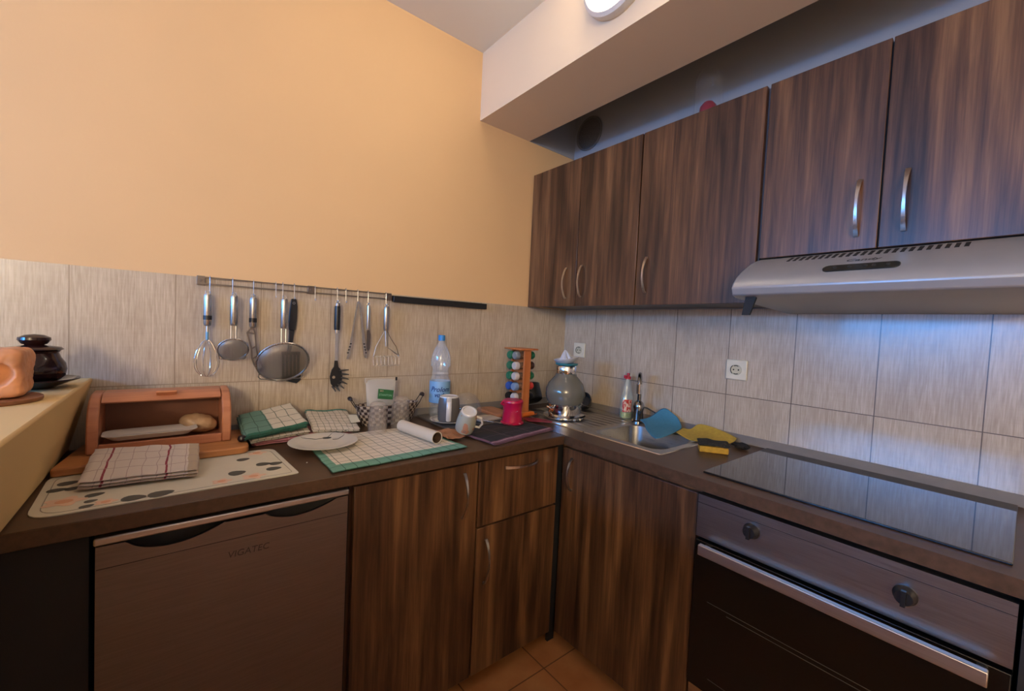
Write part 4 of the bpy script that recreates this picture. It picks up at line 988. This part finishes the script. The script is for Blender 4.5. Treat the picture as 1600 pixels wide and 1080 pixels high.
# ================================================================== MIDDLE: bottle, cups, tray
tag(obj('glass_tray', MB().prism(rpoly([(-.955, -.30), (-.655, -.30), (-.655, -.032), (-.955, -.032)], (.015,) * 4), 2, ZC + .0005, ZC + .0085), plain('dark_grey_tray', hx('5d5854'), .3), bevel=.001), 'flat dark grey chopping tray under the water bottle and saucer', 'tray')
ZTY = ZC + .009
t = thing('water_bottle', 'large clear plastic water bottle with blue cap and blue label', 'bottle', (-.868, -.083, ZTY))
prof = [(.030, .0), (.043, .004), (.0455, .02), (.044, .05), (.0455, .062)] 
body = [(.028, 0), (.042, .003), (.0455, .018), (.0435, .035), (.0455, .055), (.0455, .160), (.040, .168), (.036, .18), (.039, .19), (.034, .20), (.0365, .212), (.041, .232), (.0415, .25), (.037, .28), (.027, .305), (.016, .325), (.0125, .333), (.0125, .338)]
obj('bottle_wall', MB().lathe(body, seg=40), M['pet'], t)
mb = MB()
for k in range(16):
    a_ = k * 2 * PI / 16; P = []
    for i in range(8):
        z = .222 + i * .012; r_ = .0418 - max(0, z - .25) ** 1.5 * 1.35; P.append((r_ * math.cos(a_ + i * .12), r_ * math.sin(a_ + i * .12), z))
    mb.tube(P, .0013, 5)
obj('embossed_ribs', mb, M['pet'], t)
obj('bottle_cap', MB().lathe([(.0135, .336), (.0155, .337), (.0155, .358), (.0140, .361), (0, .361)], seg=28, caps=False), plain('blue_cap', hx('2f7fc0'), .4), t)
lab = obj('label', MB().lathe([(.0460, .062), (.0462, .063), (.0462, .156), (.0460, .157)], seg=48, caps=False), plain('light_blue_label', hx('7fa9cc'), .45, var=.03), t)
def wrap(mb, R_, zc, ang):
    for v in mb.bm.verts:
        x, y, z = v.co; th = ang + x / R_; v.co = Vector(((R_ + z) * math.cos(th), (R_ + z) * math.sin(th), zc + y))
    return mb
va = math.atan2(-1.65, -.924) + .03
obj('lettering', wrap(text_mb('Prolom', .030, .0003, .3, .0006), .0465, .122, va), plain('navy_print', hx('16386e'), .5), lab)
obj('lettering', wrap(text_mb('voda', .027, .0003, .3, .0006), .0465, .097, va), bpy.data.materials['navy_print'], lab)
# saucer + grey cup
t = thing('saucer', 'white saucer with grey rings under the grey upturned cup', 'saucer', (-.895, -.222, ZTY))
obj('saucer_body', MB().lathe([(.035, 0), (.04, .001), (.06, .006), (.080, .013), (.081, .015), (.078, .015), (.058, .009), (.0, .006)], seg=56, caps=False), M['ceramw'], t)
mb = MB()
for r_ in (.066, .070, .074): mb.tube([(r_ * math.cos(i * PI / 28), r_ * math.sin(i * PI / 28), .0085 + (r_ - .058) * .29 + .0006) for i in range(56)], .0006, 4, close=True)
obj('rings', mb, plain('grey_ring_print', hx('77716a'), .4), t)
t = thing('mug', 'upturned grey mug with white base and white stripe handle, on the saucer', 'mug', (-.905, -.232, ZTY + .0105), rz=0)
obj('mug_body', MB().lathe([(.0415, 0), (.044, .003), (.0455, .03), (.0450, .06), (.0425, .085), (.0395, .098)], seg=48), plain('grey_glaze', hx('5f5c5a'), .25, var=.03), t)
obj('mug_foot', MB().lathe([(.0395, .098), (.0385, .102), (.033, .1035), (.030, .101), (.0, .1005)], seg=48, caps=False), M['ceramw'], t)
hd = Vector((-.50, -.866, 0)); sd = Vector((.866, -.5, 0))
P = [hd * .043 + Vector((0, 0, .008)), hd * .060 + Vector((0, 0, .012)), hd * .069 + Vector((0, 0, .03)), hd * .070 + Vector((0, 0, .06)), hd * .062 + Vector((0, 0, .085)), hd * .040 + Vector((0, 0, .096))]
obj('mug_handle', MB().tube(P, .0105, 12, flat=(1.0, .5)), M['ceramw'], t)
# tilted mug
mc = Vector((-.948, -.425, ZC + .033)); ax_ = Vector((-.12, -.50, .82)).normalized(); ex = ax_.cross(Vector((0, 0, 1))).normalized(); ey = ax_.cross(ex)
mt = frame(ex, ey, ax_, mc)
t = thing('mug', 'pale mug tipped upside down with its base showing, on the dark towel', 'mug', (0, 0, 0))
n = N('pale_mug_print'); s_ = n.sep(n.pos()); nz = n.noise(n.pos(), 25, 2)
mcol = n.mix(n.math('GREATER_THAN', nz, .60), hx('a9a898'), hx('b98468')); n.set(mcol, .25)
obj('mug_body', MB().lathe([(.0355, 0), (.0360, .002), (.0365, .03), (.034, .06), (.029, .082)], seg=40, m=mt), n.m, t)
obj('mug_foot', MB().lathe([(.029, .082), (.0285, .087), (.0235, .088), (.022, .085), (.0, .0845)], seg=40, m=mt, caps=False), M['ceramw'], t)
hr = Vector((.78, -.62, .05)); hr = (hr - ax_ * hr.dot(ax_)).normalized()
obj('mug_handle', MB().tube([mc + ax_ * .018 + hr * .034, mc + ax_ * .018 + hr * .052, mc + ax_ * .04 + hr * .060, mc + ax_ * .064 + hr * .050, mc + ax_ * .068 + hr * .031], .0045, 10), M['ceramw'], t)
mb = text_mb('D', .014, .0002); hv = -ex if False else None
fr = (CAM - (mc)).normalized(); fr = (fr - ax_ * fr.dot(ax_)).normalized(); rt = (-ax_).cross(fr)
mb.xf(frame(-rt, ax_, fr, mc + ax_ * .016 + fr * .0366 - rt * .004)); obj('lettering', mb, plain('grey_mark', hx('55555f'), .5), t)
# brown crumpled paper
mb = MB()
def scrap(u, v):
    p = Vector((-1.045 + .075 * u + .02 * v, -.470 + .135 * v, 0)); p.z = ZC + .0145 + .007 * noise.noise(Vector((u * 4, v * 4, 3.3))); return p
mb.shell(scrap, .003, 16, 18)
tag(obj('paper_scrap', mb, plain('brown_onion_skin', hx('a06e4c'), .5, var=.3, sc=40)), 'crumpled orange-brown onion skin between the paper roll and pale mug', 'scrap')
# clear bowl, wooden board, white cloth
tag(obj('clear_bowl', MB().lathe([(.074, 0), (.076, .003), (.074, .03), (.064, .062), (.045, .086), (.022, .097), (.0005, .100)], seg=48, c=(-.745, -.112, ZTY + .0005), caps=False), M['glass']), 'upturned clear plastic bowl right of the water bottle', 'bowl')
tag(obj('wooden_board', MB().prism(rpoly([(-.650, -.225), (-.560, -.215), (-.545, -.05), (-.640, -.035)], (.04, .04, .03, .03)), 2, ZC + .0005, ZC + .019), pine('pinkish_wood', hx('a0694a'), hx('b98262'), 1), bevel=.005), 'small rounded wooden board behind the magenta cup', 'cutting board')
folded('white_cloth', cloth('white_plain_cloth', hx('b9ac9c'), 2, 2, hx('b0a392'), .01), 'small folded off-white cloth left behind the magenta cup', 'cloth', [(-.785, -.296, .888), (-.668, -.290, .888), (-.672, -.205, .888), (-.79, -.200, .888)], .007, 2, .0015, 12.)
# knife lying
t = thing('table_knife', 'steel table knife lying behind the pale mug on the dark towel', 'knife', (-.745, -.335, ZC + .0165), rz=math.radians(-62))
obj('blade', MB().prism([(0, -.006), (.075, -.005), (.088, 0), (.075, .005), (0, .004)], 2, -.0006, .0006), M['chrome'], t)
obj('handle', MB().tube([(0, 0, 0), (-.04, 0, .001), (-.075, 0, .001)], [.004, .005, .0045], 10, flat=(1, .6)), M['steel'], t)
# dark towel with pink fringe
M['darkt'] = cloth('charcoal_cloth', hx('26262a'), 3, 3, hx('6a5560'), .012, (hx('7a5563'), .03, .97, .10, 1.1), [(1, .045, .065, hx('b09098')), (1, .10, .115, hx('30282c'))])
folded('kitchen_towel', M['darkt'], 'charcoal kitchen towel with pink striped edge under the magenta cup', 'towel', [(-.925, -.580, .8785), (-.567, -.512, .8785), (-.592, -.315, .8785), (-.955, -.350, .8785)], (.0075), 2, .0022, 14., nu=40, nv=24)
# magenta cup
t = thing('magenta_cup', 'magenta plastic measuring cup upside down on the dark towel', 'cup', (-.668, -.362, ZC + .0095))
n = N('magenta_plastic'); nz = n.noise(n.coord(), 70, 2)
n.set(n.mix(n.math('GREATER_THAN', nz, .70), hx('b3123f'), hx('c9a0a8')), .3)
obj('cup_wall', MB().lathe([(.047, 0), (.050, .002), (.050, .007), (.044, .010), (.040, .05), (.0425, .088), (.045, .092), (.044, .098), (.040, .102), (.0, .1025)], seg=48, caps=False), n.m, t)
obj('spout_lip', MB().tube([(-.040, .010, .080), (-.052, .014, .086), (-.040, .018, .092)], [.006, .004, .005], 8), plain('magenta_lip', hx('b3123f'), .3), t)
# orange scoop and magenta spatula
t = thing('orange_spoon', 'orange plastic spoon lying right behind the magenta cup', 'spoon', (-.515, -.295, ZC + .002))
mb = MB(); mb.keep = False
mb.shell(lambda u, v: Vector(((u - .5) * .085 + 0, (v - .5) * .05 * (1 - .5 * (2 * u - 1) ** 2) , .008 + .010 * ((2 * v - 1) ** 2) + .006 * u)), .003, 16, 10)
obj('bowl', mb, plain('orange_plastic', hx('d0671f'), .35), t)
obj('handle', MB().tube([(-.038, 0, .011), (-.060, .01, .014), (-.085, .022, .012)], [.007, .005, .005], 10, flat=(1, .5)), bpy.data.materials['orange_plastic'], t)
mb = MB().prism(rpoly([(-.583, -.365), (-.505, -.440), (-.487, -.425), (-.500, -.36), (-.56, -.30)], (.01, .008, .006, .02, .015)), 2, ZC + .0005, ZC + .004)
o = tag(obj('magenta_mat', mb, plain('magenta_silicone', hx('7c1834'), .4), bevel=.001), 'thin magenta silicone scraper between the magenta cup and steel pot', 'scraper')
o.location.z = .0085

# ================================================================== SPICE RACK
t = thing('spice_rack', 'orange wooden spice tower standing in the corner', 'spice rack', (-.465, -.16, ZC + .0005))
ro = pine('orange_rack_wood', hx('b4642e'), hx('c97b45'), 2)
obj('top_plate', MB().box((-.055, -.067, .312), (.055, .067, .320)), ro, t, bevel=.003)
obj('base_plate', MB().box((-.050, -.062, 0), (.050, .062, .012)), ro, t, bevel=.003)
obj('side_panel', MB().box((-.021, -.052, .012), (.021, -.042, .312)), ro, t, bevel=.001)
obj('side_panel', MB().box((-.021, .042, .012), (.021, .052, .312)), ro, t, bevel=.001)
obj('middle_panel', MB().box((-.002, -.0415, .012), (.002, .0415, .312)), ro, t)
for k in range(6): obj('cross_slat', MB().box((-.020, -.0415, .034 + .0505 * k - .009), (.020, .0415, .034 + .0505 * k - .002)), ro, t)
caps = {'green': plain('dark_green_cap', hx('1d6a4c'), .4), 'white': plain('white_cap', hx('c9bdb2'), .4), 'silver': plain('silver_cap', hx('8d9496'), .3, .3), 'blue': plain('blue_jar_cap', hx('1f4f9c'), .4), 'pale blue': plain('pale_blue_cap', hx('7d93ad'), .4), 'black': plain('black_jar_cap', hx('151312'), .4), 'brown': plain('brown_cap', hx('4a2c1c'), .4), 'red': plain('red_jar_cap', hx('d23a34'), .4)}
spice = plain('brown_spice', hx('6a5240'), .6, sc=200, var=.3)
rows = ['top', 'second', 'third', 'fourth', 'bottom']
spec = []
for k, (near, far, rn, rf) in enumerate((('silver', 'green', 'green', 'green'), ('white', 'green', 'brown', 'brown'), ('white', 'green', 'green', 'green'), ('pale blue', 'blue', 'red', 'red'), ('white', 'black', 'black', 'black'))):
    z = ZC + .0005 + .2875 - .0505 * k - .0165 + .0165
    spec += [(-1, -.021, z, near, '%s-capped spice jar in the %s row on the left of the tower, nearer column' % (near, rows[k])), (-1, .021, z, far, '%s-capped spice jar in the %s row on the left of the tower, further column' % (far, rows[k])),
             (1, -.021, z, rn, '%s-capped spice jar in the %s row on the right side of the tower, nearer column' % (rn, rows[k])), (1, .021, z, rf, '%s-capped spice jar in the %s row on the right of the tower, further column' % (rf, rows[k]))]
jb = None; jmesh = {}
for (s_, dy, z, c, lab) in spec:
    t = thing('spice_jar', lab, 'jar', (-.465, -.16 + dy, z - .0025), rz=PI if s_ > 0 else 0, group='spice jars in the wooden tower')
    if not jmesh:
        g0 = obj('jar_glass', MB().lathe([(.015, .003), (.017, .005), (.017, .034), (.0165, .036)], seg=20, m=rot), spice, t)
        jmesh['g'] = g0.data
        for cn in caps:
            m_ = MB().lathe([(.0170, .036), (.0195, .037), (.0200, .054), (.0165, .060), (0, .0605)], seg=24, m=rot, caps=False).mesh('jar_cap'); m_.materials.append(caps[cn]); jmesh[cn] = m_
    else:
        g0 = bpy.data.objects.new('jar_glass', jmesh['g']); COL.objects.link(g0); g0.parent = t
    c0 = bpy.data.objects.new('jar_cap', jmesh[c]); COL.objects.link(c0); c0.parent = t

# ================================================================== STEEL POT, JUG AND JUICER ON THE DRAINER
PX, PY = -.350, -.362; ZD = ZC + .0040
tag(obj('steel_dish', MB().lathe([(.085, 0), (.095, .003), (.100, .010), (.100, .013), (.096, .012), (.085, .006), (0, .005)], seg=56, c=(PX, PY, ZD), caps=False), M['chrome']), 'shiny round steel dish under the steel pot on the drainer', 'dish')
t = thing('steel_pot', 'polished steel pot under the glass jug on the draining board', 'pot', (PX, PY, ZD + .0065))
obj('pot_wall', MB().lathe([(.072, 0), (.077, .006), (.079, .03), (.080, .058), (.084, .061), (.084, .063), (.0, .063)], seg=56, caps=False), M['chrome'], t)
for s_ in (-1,): obj('side_handle', MB().tube([Vector((-.078, .02, .045)), Vector((-.096, .018, .050)), Vector((-.098, .0, .050)), Vector((-.078, -.006, .045))], .004, 8), M['chrome'], t)
t = thing('glass_jug', 'bulbous smoky glass jug with steel neck standing upside on the steel pot', 'jug', (PX, PY, ZD + .0700))
obj('jug_bowl', MB().lathe([(.078, 0), (.088, .015), (.0935, .04), (.092, .065), (.082, .093), (.064, .115), (.052, .128), (.0475, .140)], seg=56), M['dome'], t)
obj('steel_neck', MB().lathe([(.0475, .140), (.0480, .142), (.0480, .172), (.0460, .176), (0, .176)], seg=48, caps=False), M['chrome'], t)
obj('inner_bowl', MB().lathe([(.060, .0), (.062, .03), (.052, .05), (.03, .062), (0, .066)], seg=40, caps=False), plain('inner_steel', (.45, .43, .40), .3, .9), t)
zt_ = ZD + .0700 + .1765
t = thing('citrus_juicer', 'white citrus juicer cone on a teal bowl, on top of the glass jug', 'juicer', (PX, PY, zt_))
obj('teal_bowl', MB().lathe([(.036, 0), (.050, .004), (.054, .010), (.052, .012), (.0, .010)], seg=40, caps=False), plain('teal_plastic', hx('2f7f8a'), .4), t)
mj = Matrix.Translation((0, 0, .012)) @ Matrix.Rotation(math.radians(-10), 4, Vector((.626, .78, 0))) 
jp = plain('white_juicer_plastic', hx('bfc0c4'), .4, var=.02)
obj('juicer_dish', MB().lathe([(.030, 0), (.050, .010), (.0585, .024), (.0575, .026), (.048, .014), (0, .006)], seg=48, m=mj, caps=False), jp, t)
mb = MB(); vr = []
for i in range(9):
    zz = i / 8; rr = .030 * (1 - zz) ** .8 + .001; vr.append([mb.bm.verts.new(mj @ Vector((rr * (1 + .22 * math.cos(k * PI / 4 * 2)) * math.cos(k * 2 * PI / 32), rr * (1 + .22 * math.cos(k * PI / 2)) * math.sin(k * 2 * PI / 32), .008 + .056 * zz))) for k in range(32)])
for i in range(8):
    for k in range(32): mb.face([vr[i][k], vr[i][(k + 1) % 32], vr[i + 1][(k + 1) % 32], vr[i + 1][k]])
mb.face(vr[-1]); mb.face(vr[0][::-1])
obj('juicer_cone', mb, jp, t, sharp=50)
# black pan behind, leaning
t = thing('black_saucepan', 'black saucepan with pale rim tilted between the spice tower and jug', 'saucepan', (-.325, -.105, ZD))
mp = Matrix.Translation((0, 0, .033)) @ Matrix.Rotation(math.radians(-28), 4, Vector((.78, -.62, 0))) @ Matrix.Rotation(math.radians(-14), 4, Vector((.62, .78, 0)))
obj('pan_body', MB().lathe([(.050, 0), (.056, .006), (.058, .085), (.055, .085), (.053, .008), (0, .005)], seg=44, m=mp, caps=False), M['black'], t)
obj('pan_rim', MB().lathe([(.0575, .084), (.0600, .086), (.0575, .089), (.0545, .086)], seg=44, m=mp, caps=False), plain('pale_enamel_rim', hx('8d8780'), .3), t)
# small dark pan at right with steel handle
t = thing('milk_pan', 'small black pan with steel handle lying right of the jug on the drainer', 'pan', (-.098, -.262, ZD))
mp = Matrix.Translation((0.0, 0, .042)) @ Matrix.Rotation(math.radians(62), 4, Vector((.5, -.86, 0)))
obj('pan_body', MB().lathe([(.034, -.03), (.038, -.027), (.042, .03), (.0395, .03), (.036, -.024), (0, -.026)], seg=40, m=mp, caps=False), M['black'], t)
obj('pan_handle', MB().tube([(-.05, -.03, .035), (-.02, -.05, .025), (.01, -.075, .013), (.035, -.10, .006)], [.006, .005, .004, .003], 10, flat=(1, .5)), M['chrome'], t)
tag(obj('glass_lid', MB().lathe([(.050, 0), (.0515, .001), (.048, .010), (.03, .02), (0, .024)], seg=40, m=Matrix.Translation((-.085, -.165, ZD + .055)) @ Matrix.Rotation(math.radians(-68), 4, Vector((.2, .98, 0))), caps=False), M['glass']), 'clear glass lid leaning upright against the tiles behind the jug', 'dish')  # a lid of clear glass, not a dish, propped on edge

# ================================================================== CLOTHS AND SPONGE AT THE SINK
def drape(name, rows_, mat, label, cat, th=.003):
    mb = MB(); R_ = len(rows_); C_ = len(rows_[0])
    def cr(p0, p1, p2, p3, t_): return .5 * ((2 * p1) + (-p0 + p2) * t_ + (2 * p0 - 5 * p1 + 4 * p2 - p3) * t_ ** 2 + (-p0 + 3 * p1 - 3 * p2 + p3) * t_ ** 3)
    def line(L_, s_):
        n_ = len(L_) - 1; x = min(s_ * n_, n_ - 1e-6); i = int(x); t_ = x - i
        g_ = lambda j: L_[max(0, min(n_, j))]
        return cr(g_(i - 1), g_(i), g_(i + 1), g_(i + 2), t_)
    V_ = [[Vector(p) for p in r] for r in rows_]
    fn = lambda u, v: line([line(r, u) for r in V_], v)
    mb.shell(fn, th, 26, 22)
    return tag(obj(name, mb, mat, sharp=180), label, cat)
bc_ = plain('blue_sponge_cloth', hx('3f7f9c'), .85, var=.08, sc=90, bump=.3)
drape('cleaning_cloth', [[(-.160, -.648, .900), (-.100, -.665, .912), (-.040, -.692, .950), (-.036, -.738, .932)],
                         [(-.185, -.690, .893), (-.130, -.712, .898), (-.070, -.735, .908), (-.042, -.765, .920)],
                         [(-.240, -.735, .886), (-.190, -.760, .887), (-.120, -.785, .889), (-.070, -.800, .893)],
                         [(-.300, -.800, .879), (-.318, -.838, .879), (-.225, -.835, .882), (-.110, -.815, .886)]], bc_, 'blue cleaning cloth draped over the back corner of the sink', 'cloth')
yc_ = plain('yellow_sponge_cloth', hx('b99a3a'), .85, var=.1, sc=90, bump=.3)
drape('cleaning_cloth', [[(-.100, -.822, .893), (-.085, -.850, .893), (-.048, -.862, .912), (-.045, -.905, .914), (-.045, -.985, .900), (-.055, -1.025, .890)],
                         [(-.125, -.826, .890), (-.110, -.858, .886), (-.080, -.872, .896), (-.075, -.915, .898), (-.075, -.985, .892), (-.080, -1.030, .886)],
                         [(-.155, -.828, .887), (-.145, -.872, .883), (-.130, -.892, .886), (-.120, -.935, .888), (-.105, -.985, .886), (-.100, -1.030, .882)],
                         [(-.170, -.835, .885), (-.205, -.895, .879), (-.215, -.935, .879), (-.190, -.968, .880), (-.150, -1.000, .881), (-.118, -1.030, .880)]], yc_, 'yellow cleaning cloth lying between the sink and hob', 'cloth')
t = thing('sponge', 'yellow kitchen sponge with dark scouring pad at the right of the sink', 'sponge', (-.262, -1.030, ZC + .0005), rz=math.radians(-58))
ys = plain('yellow_foam', hx('b98a24'), .9, var=.15, sc=120, bump=.5)
obj('foam_block', MB().box((-.048, -.030, 0), (.048, .030, .022)), ys, t, bevel=.004)
mb = MB(); mb.shell(lambda u, v: Vector(((u - .5) * .105, (v - .5) * .068 + .004, .0275 + .007 * noise.noise(Vector((u * 3, v * 3, 2.))) + .006 * v)), .008, 16, 12)
obj('scouring_pad', mb, plain('dark_scour_pad', hx('26241c'), .95, var=.4, sc=150, bump=.6), t)
mb = MB(); bmesh.ops.create_icosphere(mb.bm, subdivisions=4, radius=1)
for v in mb.bm.verts:
    p = v.co.copy(); k = 1 + .35 * noise.noise(p * 1.6); v.co = Vector((p.x * .020 * k, p.y * .030 * k, p.z * .011 * k + .011))
tag(obj('steel_wool', mb, plain('dark_wool', hx('1d1a18'), .9, var=.5, sc=200, bump=.6), loc=(-.128, -1.072, ZC + .002), sharp=180), 'small dark scouring wool pad behind the sponge by the yellow cloth', 'scouring pad')
tag(obj('crumb', MB().lathe([(.0005, 0), (.002, .001), (.0015, .003), (.0003, .0035)], seg=8, c=(-1.497, -.455, ZC + .0002)), M['ceramw']), 'tiny white crumb on the worktop left of the green-bordered towel', 'crumb')
